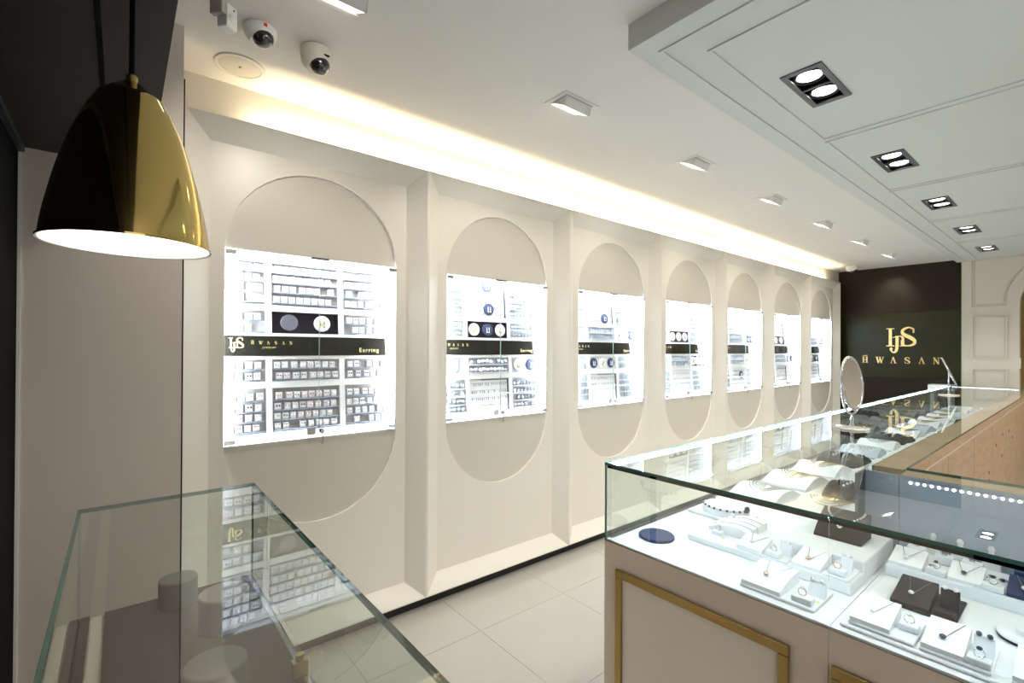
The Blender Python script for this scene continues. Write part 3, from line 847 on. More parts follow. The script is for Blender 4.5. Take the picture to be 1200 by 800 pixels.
trayset(4, 2, 3, 0, 'www', 'just below')
trayset(5, 1, 2, 1, 'ww', 'just above')
trayset(5, 2, 3, 0, 'nn', 'just below')
trayset(6, 2, 2, 0, 'wnn', 'just above')
trayset(6, 1, 3, 1, 'wn', 'just below')
disc(BAYY[1], -0.030, 1.985, D_N, DROP_W, 'navy disc at the top of the second wall cabinet board', 'upper board discs cabinet two')
disc(BAYY[1], -0.030, 1.905, D_W, DROP_G, 'white disc between two navy discs on the second cabinet board', 'upper board disc white two')
disc(BAYY[1], -0.020, 1.825, D_N, DROP_W, 'navy disc below a white disc on the second cabinet board', 'upper board discs cabinet two low')
disc(BAYY[2], 0.02, 1.905, D_W, DROP_G, 'white disc above a navy one on the third cabinet board', 'upper board disc white three')
disc(BAYY[2], 0.02, 1.815, D_N, DROP_W, 'navy disc below a white one on the third cabinet board', 'upper board disc navy three')
disc(BAYY[4], 0.04, 1.26, D_N, DROP_W, 'single navy disc on the lower board of the fifth cabinet', 'lower board disc navy five')

# ---- rows of hanging earring cards in bays two to seven
def card_geo(mb, M=None):
    w = 0.0135
    pts = [(-w, 0), (w, 0), (w, 0.026), (w * 0.6, 0.034), (0, 0.030), (-w * 0.6, 0.036), (-w, 0.028)]
    f = (lambda q: q) if M is None else (lambda q: M @ Vector(q))
    mb.prism(pts, lambda q: f((0.002, q[0], q[1])), lambda q: f((0.010, q[0], q[1])))
CARD_M = mat('grey_white_card', (0.40, 0.45, 0.52), 0.5)
_mb = MB(); card_geo(_mb); card_me = _mb.mesh('earring_card', CARD_M)
_mb = MB()
for s in (-1, 1): _mb.tube([(0.011, s * 0.006, 0.028), (0.014, s * 0.006, 0.016), (0.013, s * 0.006, 0.006)], [0.0015, 0.003, 0.0035], 5)
carddrop_me = _mb.mesh('earring_pair', M_SILVER)
def rows(bi, cells, single):
    yc = BAYY[bi]; stuff = MB()
    for ci, s in cells:
        a, b = COLS[ci]
        for rz in (ROWZ[s] if s != 1 else ROWZ[1][:4]):
            mb = MB(); bbox(mb, yc + a, yc + b, rz - 0.004, rz, 0.0, 0.024); mb.build('shelf', M_DISPW, bays[bi])
            y = yc + a + 0.018
            while y < yc + b - 0.014:
                if RND.random() > 0.05:
                    h = rz + RND.random() * 0.004
                    if single:
                        o = bpy.data.objects.new('earring_card', card_me); COL.objects.link(o)
                        o.location = bp(y, rz, 0.004); o.rotation_euler = (0, TILT, 0); o.scale = (1, 1, 0.9 + 0.25 * RND.random())
                        tag(o, 'pale grey earring card in a row inside the second wall cabinet', 'earring card', 'earring cards in the second wall cabinet')
                        e = bpy.data.objects.new('earring_pair', carddrop_me); COL.objects.link(e); e.parent = o
                    else:
                        card_geo(stuff, Matrix.Translation(bp(y, rz, 0.004)) @ Matrix.Rotation(TILT, 4, 'Y') @ Matrix.Diagonal((1, 1, 0.9 + 0.25 * RND.random(), 1)))
                y += 0.031 + RND.random() * 0.004
    if not single:
        tag(stuff.build('earring_cards', CARD_M, origin=bp(yc, 1.085, 0)), 'rows of tiny pale earring cards in the %s wall cabinet' % ORD[bi], 'earring cards', kind='stuff')
def pinboard(bi, ci, s, rim=True):
    yc = BAYY[bi]; a, b = COLS[ci]; z0, z1 = SEC[s]
    t = thing('pin_board', 'white pendant board in the %s wall cabinet, %s %s section' % (ORD[bi], {1: 'top', 4: 'bottom'}[s], ('left', 'middle', 'side')[ci]), 'display board', bp(yc + (a + b) / 2, z0 + 0.004, 0))
    mb = MB(); bbox(mb, yc + a + 0.006, yc + b - 0.006, z0 + 0.004, z1 - 0.006, 0.0005, 0.006); mb.build('board', M_DISPW, t)
    if rim:
        mb = MB(); bbox(mb, yc + b - 0.010, yc + b - 0.004, z0 + 0.004, z1 - 0.006, 0.0062, 0.012)
        bbox(mb, yc + a + 0.10, yc + b - 0.010, z1 - 0.010, z1 - 0.006, 0.0062, 0.012); mb.build('dark_edge', M_STEEL, t)
    mb = MB(); mg = MB()
    nz = 5
    for r in range(nz):
        z = z0 + 0.03 + (z1 - z0 - 0.06) * r / (nz - 1)
        bbox(mg, yc + a + 0.012, yc + b - 0.014, z - 0.001, z + 0.0006, 0.006, 0.0072)
        y = yc + a + 0.02
        while y < yc + b - 0.02:
            if RND.random() < 0.8:
                q = bp(y, z - 0.006, 0.010)
                mb.tube([(q[0], q[1], q[2] + 0.008), (q[0] + 0.001, q[1], q[2] - 0.006 - 0.008 * RND.random())], [0.0012, 0.003], 4)
            y += 0.017
    mg.build('wire', M_SHELF, t)
    tag(mb.build('pendants', M_SILVER, t), kind='stuff')
rows(1, [(0, 1), (2, 1), (0, 2), (2, 2), (1, 3), (0, 4), (2, 4)], True)
pinboard(1, 1, 1); pinboard(1, 1, 4)
rows(2, [(0, 1), (2, 1), (0, 2), (0, 3), (2, 3), (0, 4), (2, 4), (1, 2)], False); pinboard(2, 1, 1); pinboard(2, 1, 4)
rows(3, [(0, 1), (2, 1), (2, 2), (0, 2), (0, 3), (1, 3), (2, 4), (0, 4)], False); pinboard(3, 1, 1, False); pinboard(3, 1, 4, False)
rows(4, [(0, 1), (2, 1), (1, 2), (0, 2), (0, 3), (1, 3), (2, 4), (0, 4)], False); pinboard(4, 1, 1, False); pinboard(4, 1, 4, False)
rows(5, [(0, 1), (0, 2), (2, 2), (0, 3), (1, 3), (0, 4)], False); pinboard(5, 1, 1); pinboard(5, 1, 4); pinboard(5, 2, 1); pinboard(5, 2, 4)
rows(6, [(0, 1), (0, 2), (1, 2), (0, 3), (2, 3), (0, 4)], False); pinboard(6, 1, 1); pinboard(6, 1, 4); pinboard(6, 2, 1); pinboard(6, 2, 4)
# plinth under the wall of cabinets
struct('baseboard_left', MB().box(-2.80, -2.57, 0.205, 8.67, 0, 0.068), M_PLINTH)

# ================================================================== COUNTERS
def brass_frame(mb, x0, x1, z0, z1, y, w=0.030, d=0.014):
    mb.box(x0, x1, y - d, y, z1 - w, z1); mb.box(x0, x1, y - d, y, z0, z0 + w)
    mb.box(x0, x0 + w, y - d, y, z0 + w, z1 - w); mb.box(x1 - w, x1, y - d, y, z0 + w, z1 - w)

def front_unit(name, label, x0, x1, fx0, fx1, darkpanel, left_glass):
    t = thing(name, label, 'counter', ((x0 + x1) / 2, (OY + IY) / 2, 0), 'glass topped display counters')
    MB().box(x0 + 0.03, x1 - 0.0, OY + 0.05, IY, 0, 0.07).build('plinth', M_PLINTH, t)
    MB().box(x0, x1, OY, IY, 0.07, CB).build('body', M_BASE, t)
    mb = MB(); brass_frame(mb, fx0, fx1, 0.13, 0.70, OY); mb.build('brass_frame', M_BRASSD, t, bevel=0.003)
    MB().box(fx0 + 0.03, fx1 - 0.03, OY - 0.005, OY, 0.16, 0.67).build('panel', M_BRNPAD if darkpanel else mat('inset_lacquer', (0.82, 0.74, 0.65), 0.35), t)
    xl = x0 + (0.006 if left_glass else 0)
    pane(x0, x1, CB, CT - 0.010, OY, OY + 0.006, 'y', 'front_glass', t, M_GLASS, M_GEDGE, ('a1', 'b1') if left_glass else ('a0', 'b1'))
    pane(x0, x1, OY - 0.002, IY, CT - 0.010, CT, 'z', 'top_glass', t, M_GLASS, M_GEDGE, ('a1', 'b1') if left_glass else ('a0',))
    if left_glass:
        pane(OY + 0.0062, IY, CB, CT - 0.010, x0, x0 + 0.006, 'x', 'side_glass', t, M_GLASS, M_GEDGEL, ('a1', 'b1'))
        MB().box(x0 + 0.0065, x0 + 0.016, OY + 0.03, IY, CB + 0.0005, CB + 0.012).build('edge_profile', M_STEEL, t)
    MB().box(xl, x1 - 0.001, OY + 0.007, 2.235, CB, CB + 0.006).build('deck', M_DISPW, t)
    if left_glass: MB().box(xl, x1 - 0.116, 2.2355, IY - 0.001, CB, CB + 0.006).build('deck', M_DISPW, t)
    # light bar under the front edge, dark outside, lit inside
    MB().box(xl + 0.001, x1, OY + 0.0065, OY + 0.012, CT - 0.0225, CT - 0.0105).build('light_bar_cover', M_BLACK, t)
    MB().box(xl + 0.001, x1 - 0.004, OY + 0.0125, OY + 0.0205, CT - 0.021, CT - 0.012).build('light_bar', E_CTR, t)
    return t

cA = front_unit('display_counter', 'corner display counter in taupe lacquer with a brass frame and glass top', OX, IX - 0.001, -1.178, -0.557, False, True)
cB = front_unit('display_counter', 'display counter with a dark brass-framed front panel, joined to the corner counter', IX, 0.95, -0.452, 0.87, True, False)
# staff side of the second front unit
MB().box(IX + 0.001, 0.95, 2.237, 2.247, CB, CT - 0.012).build('sliding_door', M_DOORG, cB)
MB().box(IX - 0.115, IX - 0.002, 2.237, 2.247, CB, CT - 0.012).build('return_panel', M_DOORG, cA)
MB().box(IX, 0.95, 2.248, IY, CT - 0.055, CT - 0.0105).build('rail', M_WOOD, cB)
MB().box(IX - 0.115, IX - 0.105, 2.150, 2.236, CB, CT - 0.012).build('post', M_STEEL, cA)
ls = MB().box(-0.44, 0.9, 2.222, 2.2365, CT - 0.034, CT - 0.024).build('led_strip', mat('led_tape', (0.35, 0.37, 0.42), 0.4), cB)
led_me = MB().lathe([(0.0045, 0), (0.004, 0.003), (0.002, 0.004)], 8, Matrix.Rotation(PI / 2, 4, 'X')).mesh('led', E_DOT)
for k in range(36):
    o = bpy.data.objects.new('led', led_me); COL.objects.link(o); o.parent = ls
    o.location = Vector((-0.425 + 0.0195 * k, 2.2215, CT - 0.029)) - (cB.location)

# long run along the display wall
cC = thing('display_counter', 'long glass topped display counter running along the aisle to the sign wall', 'counter', ((OX + IX) / 2, (IY + FY) / 2, 0), 'glass topped display counters')
MB().box(OX + 0.05, IX - 0.06, IY + 0.002, FY - 0.05, 0, 0.07).build('plinth', M_PLINTH, cC)
MB().box(OX, IX - 0.020, IY + 0.001, FY, 0.07, CB).build('body', M_BASE, cC)
pane(IY + 0.001, FY, CB, CT - 0.010, OX, OX + 0.006, 'x', 'side_glass', cC, M_GLASS, M_GEDGEL, ('a0', 'b1'))
pane(OX + 0.007, IX - 0.11, CB, CT - 0.010, FY - 0.006, FY, 'y', 'end_glass', cC, M_GLASS, M_GEDGEL)
pane(OX, IX, IY + 0.001, FY, CT - 0.010, CT, 'z', 'top_glass', cC, M_GLASS, M_GEDGE, ('b0',))
MB().box(OX + 0.0065, IX - 0.112, IY + 0.002, FY - 0.007, CB, CB + 0.006).build('deck', M_DISPW, cC)
MB().box(OX + 0.0065, OX + 0.016, IY + 0.002, FY - 0.02, CT - 0.020, CT - 0.0115).build('light_bar', E_CTR, cC)
MB().box(OX + 0.0065, OX + 0.016, OY + 0.04, IY - 0.001, CT - 0.020, CT - 0.0115).build('light_bar', E_CTR, cA)
MB().box(IX - 0.111, IX - 0.102, IY + 0.002, FY - 0.007, CB, CT - 0.012).build('sliding_door', mat('olive_grey_door', (0.30, 0.30, 0.24), 0.4), cC)
MB().box(IX - 0.101, IX - 0.001, IY + 0.001, FY, 1.040, CT - 0.0105).build('rail', M_WOOD, cC)
MB().box(IX - 0.03, IX - 0.004, IY + 0.001, FY, 1.030, 1.0395).build('pale_strip', M_WHITE, cC)
for k in range(8):
    a = 2.38 + 0.80 * k
    b = min(a + 0.790, FY)
    MB().box(IX - 0.0195, IX - 0.001, a, b, 0.10, 1.029).build('drawer_front', M_WOOD, cC)
for yk, zk in ((4.98, 0.86), (5.35, 0.90), (5.30, 0.74), (4.60, 0.72), (4.62, 0.66), (4.05, 0.68), (5.80, 0.88), (6.05, 0.80)):
    MB().lathe([(0.012, -0.001), (0.012, 0.001)], 12, Matrix.Translation((IX - 0.0005, yk, zk)) @ Matrix.Rotation(PI / 2, 4, 'Y')).build('lock_hole', M_BLACK, cC)
ls = MB().box(OX + 0.03, IX - 0.12, FY - 0.020, FY - 0.010, CT - 0.030, CT - 0.022).build('led_strip', mat('led_tape_far', (0.35, 0.37, 0.42), 0.4), cC)
for k in range(30):
    o = bpy.data.objects.new('led', led_me); COL.objects.link(o); o.parent = ls
    o.location = Vector((OX + 0.04 + 0.0205 * k, FY - 0.0205, CT - 0.026)) - cC.location; o.scale = (1.2, 1.2, 1.2)
# white ledge between the counter end and the sign wall
tag(MB().box(-1.46, -1.20, FY + 0.02, YF - 0.03, 1.02, 1.09).box(-1.44, -1.40, FY + 0.05, YF - 0.05, 0, 1.02).box(-1.26, -1.22, FY + 0.05, YF - 0.05, 0, 1.02).build('side_shelf', M_WHITE, origin=(-1.33, 8.73, 0)), 'white shelf behind the far end of the long counter', 'shelf')

# near counter
NX0, NX1, NY0, NY1 = -1.775, -0.36, -0.088, 0.346
cD = thing('display_counter', 'empty glass counter with a brown velvet deck below the brass lamp', 'counter', ((NX0 + NX1) / 2, (NY0 + NY1) / 2, 0), 'glass topped display counters')
MB().box(NX0 + 0.04, NX1 - 0.02, NY0 + 0.03, NY1 - 0.04, 0, 0.07).build('plinth', M_PLINTH, cD)
MB().box(NX0, NX1, NY0, NY1, 0.07, CB).build('body', M_BASE, cD)
pane(NX0, NX1, NY0, NY1, CT - 0.010, CT, 'z', 'top_glass', cD, M_GLASS, M_GEDGE)
pane(NX0, NX1, CB, CT - 0.0102, NY1 - 0.006, NY1, 'y', 'front_glass', cD, M_GLASS, M_GEDGE)
pane(NX0, NX1, CB, CT - 0.0102, NY0, NY0 + 0.006, 'y', 'rear_glass', cD, M_GLASS, M_GEDGE)
pane(NY0 + 0.0062, NY1 - 0.0062, CB, CT - 0.0102, NX0, NX0 + 0.006, 'x', 'end_glass', cD, M_GLASS, M_GEDGE)
MB().box(NX0 + 0.007, NX1, -0.030, NY1 - 0.02, CB, CB + 0.012).build('velvet_deck', M_BROWN, cD)
MB().box(NX0 + 0.007, NX1, NY0 + 0.007, -0.062, CB, CB + 0.012).build('velvet_deck', M_BROWN, cD)
MB().box(NX0 + 0.007, NX1, -0.058, -0.034, CB, CB + 0.006).build('door_track', M_BASE, cD)
MB().box(NX0 + 0.007, NX1, NY1 - 0.018, NY1 - 0.008, CB, CB + 0.010).build('edge_profile', M_CHROME, cD)
MB().box(-1.165, -1.145, NY1 - 0.040, NY1 - 0.008, CB + 0.0122, CB + 0.045).lathe([(0.009, 0), (0.009, 0.014)], 12, Matrix.Translation((-1.155, NY1 - 0.024, CB + 0.045))).build('clasp', M_BRASSD, cD)
def drum(x, y, r, h, m, label):
    tag(MB().lathe([(r, 0), (r, h - 0.003), (r - 0.003, h), (0, h)], 40).build('display_drum', m, world=False, smooth=30), label, 'display stand').location = (x, y, CB + 0.012)
drum(-1.70, 0.135, 0.048, 0.075, M_DRUM, 'dark round drum stand at the far end of the empty counter')
drum(-1.49, 0.220, 0.060, 0.090, M_DRUML, 'pale round drum stand beside a dark one in the empty counter')
drum(-1.22, 0.165, 0.062, 0.060, M_DRUM, 'low dark round drum stand near the counter clasp')

# ================================================================== TABLE MIRRORS
def table_mirror(x, y, ang, tilt, s, label):
    t = thing('table_mirror', label, 'mirror', (x, y, CT), rot=(0, 0, ang))
    # local +x is where the mirror looks, y is the pivot axis
    b = MB()
    N = 40
    for k in range(N): pass
    prof = [(0.0, 0.0), (0.075, 0.0), (0.085, 0.005), (0.080, 0.011), (0.045, 0.014), (0.0, 0.016)]
    vs = len(b.v)
    for r, z in prof:
        for k in range(N):
            a = 2 * PI * k / N
            rr = r * (1 + 0.08 * math.cos(8 * a))
            b.v.append((rr * math.cos(a) * s, rr * math.sin(a) * s, z * s))
    for i in range(len(prof) - 1):
        for k in range(N):
            j = (k + 1) % N
            b.f.append((vs + i * N + k, vs + i * N + j, vs + (i + 1) * N + j, vs + (i + 1) * N + k)); b.m.append(0)
    b.build('base', mat('crystal_base', (0.80, 0.76, 0.72), 0.12, 0.3), t, world=False, smooth=40)
    MB().lathe([(0.018 * s, 0.012 * s), (0.007 * s, 0.035 * s), (0.010 * s, 0.055 * s), (0.006 * s, 0.075 * s), (0.011 * s, 0.090 * s)], 16).build('stem', M_CHROME, t, world=False, smooth=50)
    zc = 0.262 * s; hy, hz = 0.098 * s, 0.150 * s
    yoke = [((0.0), (hy + 0.010 * s) * math.sin(a), zc - (zc - 0.085 * s) * math.cos(a)) for a in [-PI / 2 + PI * k / 24 for k in range(25)]]
    MB().tube(yoke, 0.006 * s, 8).build('yoke', M_CHROME, t, world=False, smooth=60)
    T = Matrix.Translation((0, 0, zc)) @ Matrix.Rotation(tilt, 4, 'Y')
    ring = [T @ Vector((0, hy * math.cos(a), hz * math.sin(a))) for a in [2 * PI * k / 48 for k in range(48)]]
    f = MB().tube(ring, 0.008 * s, 8, closed=True).build('mirror_frame', M_CHROME, t, world=False, smooth=60)
    for xx, nm in ((0.003, 'mirror_glass'), (-0.003, 'mirror_back')):
        pl = [(hy * 0.985 * math.cos(a), hz * 0.985 * math.sin(a)) for a in [2 * PI * k / 48 for k in range(48)]]
        MB().prism(pl, lambda q: T @ Vector((0, q[0], q[1])), lambda q: T @ Vector((xx, q[0], q[1]))).build(nm, M_MIRROR, f, world=False)
    return t
table_mirror(-0.888, 3.262, math.radians(-13), math.radians(-6), 1.0, 'oval table mirror on a crystal foot turned towards the staff side of the counter')
table_mirror(-0.945, 6.522, math.radians(8), math.radians(-22), 0.95, 'leaning oval table mirror seen edge-on near the far end of the counter')

# ================================================================== JEWELLERY
def wedge(x0, x1, y0, y1, z, hf, hb, m, label, name='necklace_pad', arch=0.0, cat='display pad', group=None, n=8):
    # pad rising from its front (y0) to its back (y1); arch bows the top surface
    mb = MB()
    for k in range(n):
        a, b = k / n, (k + 1) / n
        ya, yb = y0 + (y1 - y0) * a, y0 + (y1 - y0) * b
        za = z + hf + (hb - hf) * a + arch * math.sin(PI * a); zb = z + hf + (hb - hf) * b + arch * math.sin(PI * b)
        vs = [(x0, ya, z), (x1, ya, z), (x1, yb, z), (x0, yb, z), (x0, ya, za), (x1, ya, za), (x1, yb, zb), (x0, yb, zb)]
        fs = [(3, 2, 1, 0), (4, 5, 6, 7), (1, 2, 6, 5), (3, 0, 4, 7)]
        if k == 0: fs.append((0, 1, 5, 4))
        if k == n - 1: fs.append((2, 3, 7, 6))
        mb.add(vs, fs)
    o = mb.build(name, m, origin=((x0 + x1) / 2, (y0 + y1) / 2, z), smooth=35)
    return tag(o, label, cat, group)
def wtop(y, y0, y1, z, hf, hb, arch=0.0):
    u = (y - y0) / (y1 - y0)
    return z + hf + (hb - hf) * u + arch * math.sin(PI * min(1, max(0, u)))
def slab(x0, x1, y0, y1, z0, z1, m, label, name='display_plate', cat='display plate', bev=0.004):
    return tag(MB().box(x0, x1, y0, y1, z0, z1).build(name, m, origin=((x0 + x1) / 2, (y0 + y1) / 2, z0), bevel=bev), label, cat)
def pendant_necklace(x0, x1, y0, y1, z, hf, hb, label, stone, arch=0.0, metal=None, rs=0.007):
    metal = metal or M_SILVER
    xc = (x0 + x1) / 2 - 0.004; py = y0 + (y1 - y0) * 0.36
    top = lambda y: wtop(y, y0, y1, z, hf, hb, arch) + 0.0015
    t = thing('pendant_necklace', label, 'necklace', (xc, py, top(py) - 0.001))
    for s in (-1, 1):
        pth = []
        for k in range(7):
            u = k / 6
            y = py + 0.004 + (y1 - 0.001 - py - 0.004) * u
            pth.append((xc + s * 0.003 + s * (x1 - x0) * 0.30 * u * (1.15 if s > 0 else 0.7), y, top(y)))
        MB().tube(pth, 0.0009, 4).build('chain', metal, t)
    MB().ball((xc, py - 0.002, top(py) + rs * 0.6), rs, 12, 0.7).build('pendant', stone, t, smooth=60)
    return t
def ring_on(x, y, z, label, metal=None, stone=None, r=0.010, lying=False):
    t = thing('ring', label, 'ring', (x, y, z))
    ax = [(r * math.cos(a), 0, r + 0.0005 + r * math.sin(a)) for a in [2 * PI * k / 18 for k in range(18)]]
    if lying: ax = [(r * math.cos(a), r * math.sin(a), 0.0018) for a in [2 * PI * k / 18 for k in range(18)]]
    MB().tube(ax, 0.0017, 6, closed=True).build('band', metal or M_SILVER, t, world=False, smooth=60)
    MB().ball((0, 0, 2 * r + 0.002) if not lying else (0, -r, 0.004), 0.0062, 10, 0.75).build('stone', stone or M_CRYST, t, world=False, smooth=40)
    return t
def block(x, y, z, w, d, h, m, label):
    return tag(MB().box(-w / 2, w / 2, -d / 2, d / 2, 0, h).build('ring_block', m, origin=(0, 0, 0), bevel=0.003), label, 'ring block'), setattr(bpy.context, 'x', None) if False else None
def ring_block(x, y, z, label, m=None, w=0.048, d=0.030, h=0.018):
    o = MB().box(-w / 2, w / 2, -d / 2, d / 2, 0, h).build('ring_block', m or M_DISPW, bevel=0.003)
    o.location = (x, y, z); return tag(o, label, 'ring block')
def ear_card(x, y, z, label, elabel, m=None, gem=None, w=0.034, h=0.042, egrp=None):
    o = MB()
    # leaning card on a foot
    o.hexa([(-w / 2, -0.004, 0), (w / 2, -0.004, 0), (w / 2, 0.016, 0), (-w / 2, 0.016, 0), (-w / 2, 0.016, h), (w / 2, 0.016, h), (w / 2, 0.021, h), (-w / 2, 0.021, h)])
    o = o.build('earring_card', m or M_DISPW, bevel=0.002); o.location = (x, y, z); tag(o, label, 'earring card')
    for s in (-1, 1):
        e = thing('stud_earring', elabel, 'earring', (x + s * w * 0.27, y + 0.013, z + h - 0.001), egrp or elabel)
        MB().ball((0, 0, 0.0055), 0.0062, 10).build('gem', gem or M_PEARL, e, world=False, smooth=50)
        MB().tube([(0.0, 0.002, 0.001), (0, 0.006, 0.004), (0, 0.007, 0.0)], 0.0009, 4).build('post', M_SILVER, e, world=False)

D0 = CB + 0.006
# corner unit: risers
slab(-1.205, -0.955, 2.050, 2.215, D0, D0 + 0.014, M_DISPW, 'low white riser under the bead bracelet cushion', 'riser', 'riser')
slab(-1.030, -0.662, 1.752, 2.045, D0, D0 + 0.024, M_DISPW, 'wide white riser carrying two arched bracelet pads', 'riser', 'riser')
slab(-0.657, -0.475, 1.738, 1.868, D0, D0 + 0.036, M_DISPW, 'middle white step riser below the brown necklace bust', 'riser', 'riser')
slab(-0.730, -0.475, 1.8695, 2.225, D0 + (0.0), D0 + 0.066, M_DISPW, 'tall white step riser carrying the brown necklace bust', 'riser', 'riser')
# navy disc
t = MB().lathe([(0.066, 0), (0.069, 0.002), (0.069, 0.009), (0.066, 0.012), (0, 0.012)], 48).build('display_disc', M_NAVY, smooth=30)
t.location = (-1.118, 1.672, D0); tag(t, 'bare navy velvet disc lying on the white deck of the corner counter', 'display disc')
# bead bracelet cushion
mb = MB()
mb.lathe([(0.10, 0), (0.104, 0.010), (0.098, 0.030), (0.080, 0.042), (0.0, 0.046)], 40, Matrix.Translation((-1.065, 2.132, D0 + 0.014)) @ Matrix.Diagonal((1, 0.74, 1, 1)))
tag(mb.build('bracelet_cushion', M_DISPW, origin=(-1.065, 2.132, D0 + 0.014), smooth=50), 'white oval cushion holding a navy bead bracelet', 'cushion')
t = thing('bead_bracelet', 'navy and white bead bracelet curved round a white cushion', 'bracelet', (-1.065, 2.132, D0 + 0.05))
for k in range(22):
    a = -PI * 0.98 + PI * 1.0 * k / 21
    q = (-1.065 + 0.096 * math.cos(a), 2.132 + 0.074 * math.sin(a), D0 + 0.046)
    MB().ball(q, 0.0058, 8).build('bead', M_SAPH if k % 2 else M_PEARL, t, smooth=60)
MB().ball((-0.962, 2.118, D0 + 0.056), 0.012, 10, 1.3).build('charm', M_SAPH, t, smooth=60)
R1 = D0 + 0.024
for (y0, y1, lb) in ((1.860, 1.945, 'arched white bracelet pad in front on the wide riser'), (1.955, 2.040, 'arched white bracelet pad behind on the wide riser')):
    # hump along x
    mb = MB(); n = 12
    for k in range(n):
        a, b = k / n, (k + 1) / n
        xa, xb_ = -1.000 + 0.155 * a, -1.000 + 0.155 * b
        za = R1 + 0.006 + 0.030 * math.sin(PI * (0.08 + 0.84 * a) * 0.8); zb_ = R1 + 0.006 + 0.030 * math.sin(PI * (0.08 + 0.84 * b) * 0.8)
        vs = [(xa, y0, R1), (xb_, y0, R1), (xb_, y1, R1), (xa, y1, R1), (xa, y0, za), (xb_, y0, zb_), (xb_, y1, zb_), (xa, y1, za)]
        fs = [(3, 2, 1, 0), (4, 5, 6, 7), (0, 1, 5, 4), (2, 3, 7, 6)] + ([(3, 0, 4, 7)] if k == 0 else []) + ([(1, 2, 6, 5)] if k == n - 1 else [])
        mb.add(vs, fs)
    tag(mb.build('bracelet_pad', M_DISPW, origin=(-0.92, (y0 + y1) / 2, R1), smooth=35), lb, 'display pad')
    br = thing('chain_bracelet', 'fine pearl chain bracelet on the arched pad ' + ('nearer the lime sticker' if 'front' in lb else 'next to the bead cushion'), 'bracelet', (-0.92, y0 + 0.04, R1 + 0.03))
    pth = [(-1.000 + 0.155 * a, y0 + 0.042, R1 + 0.0075 + 0.030 * math.sin(PI * (0.08 + 0.84 * a) * 0.8)) for a in [k / 12 for k in range(13)]]
    MB().tube(pth, 0.0011, 4).build('chain', M_SILVER, br)
    MB().ball((-0.962, y0 + 0.036, R1 + 0.036), 0.008, 10).build('pearl', M_PEARL, br, smooth=60)
ring_block(-0.945, 1.832, R1, 'small white block with a pearl ring and lime stickers on the wide riser', w=0.042, d=0.028, h=0.016)
ring_on(-0.945, 1.832, R1 + 0.016, 'pearl ring on the block in front of the arched pads', stone=M_PEARL)
MB().lathe([(0.006, 0), (0.006, 0.0008)], 12, Matrix.Translation((-0.915, 1.812, R1))).build('price_sticker', M_LIME, None)
tag(bpy.data.objects['price_sticker'], 'round lime price sticker by the small ring block', 'sticker')
# pad one
slab(-0.842, -0.665, 1.758, 1.855, R1, R1 + 0.006, M_DISPW, 'thin white plate under the pearl pendant pad on the wide riser')
wedge(-0.838, -0.748, 1.761, 1.852, R1 + 0.006, 0.010, 0.034, M_DISPW, 'white wedge pad with a pearl pendant on the wide riser')
pendant_necklace(-0.838, -0.748, 1.761, 1.852, R1 + 0.006, 0.010, 0.034, 'pearl pendant on a silver chain on the wide riser', M_PEARL)
ring_block(-0.715, 1.778, R1 + 0.006, 'white ring block with lime tags beside the pearl pendant pad')
ring_on(-0.715, 1.778, R1 + 0.024, 'pearl ring beside the pearl pendant pad', stone=M_PEARL)
ear_card(-0.690, 1.815, R1 + 0.006, 'white earring card with pearls at the edge of the wide riser', 'pearl stud earring on the card at the edge of the wide riser')
# brown bust with pearls
R3 = D0 + 0.066
wedge(-0.668, -0.520, 2.010, 2.130, R3, 0.008, 0.085, M_BRNPAD, 'dark brown sloping necklace bust on the tall riser', 'necklace_bust', 0.008, 'necklace bust')
t = thing('pearl_necklace', 'white bead necklace with a teardrop pendant on the brown bust', 'necklace', (-0.594, 2.05, R3 + 0.03))
for s in (-1, 1):
    for k in range(9):
        u = k / 8
        y = 2.056 + 0.066 * u; x = -0.594 + s * (0.006 + 0.052 * math.sin(u * PI / 2))
        MB().ball((x, y, wtop(y, 2.010, 2.130, R3, 0.008, 0.085, 0.008) + 0.003), 0.0042, 8).build('bead', M_PEARL, t, smooth=60)
MB().ball((-0.594, 2.046, wtop(2.046, 2.010, 2.130, R3, 0.008, 0.085, 0.008) + 0.004), 0.0105, 12, 0.9).build('pendant', M_SILVER, t, smooth=60)
# middle riser
R2 = D0 + 0.036
wedge(-0.648, -0.562, 1.746, 1.862, R2, 0.010, 0.034, M_DISPW, 'white wedge pad with a rose pendant on the middle riser')
pendant_necklace(-0.648, -0.562, 1.746, 1.862, R2, 0.010, 0.034, 'rose gold pendant necklace on the middle riser', M_RGOLD, metal=M_RGOLD)
slab(-0.555, -0.482, 1.744, 1.860, R2, R2 + 0.007, M_DISPW, 'thin white plate on the middle riser')
ring_block(-0.520, 1.768, R2 + 0.007, 'white ring block on the plate of the middle riser')
ring_on(-0.520, 1.768, R2 + 0.025, 'rose gold ring on the middle riser', M_RGOLD, M_PEARL)
ear_card(-0.510, 1.815, R2 + 0.007, 'white earring card on the plate of the middle riser', 'small pearl stud on the card of the middle riser')
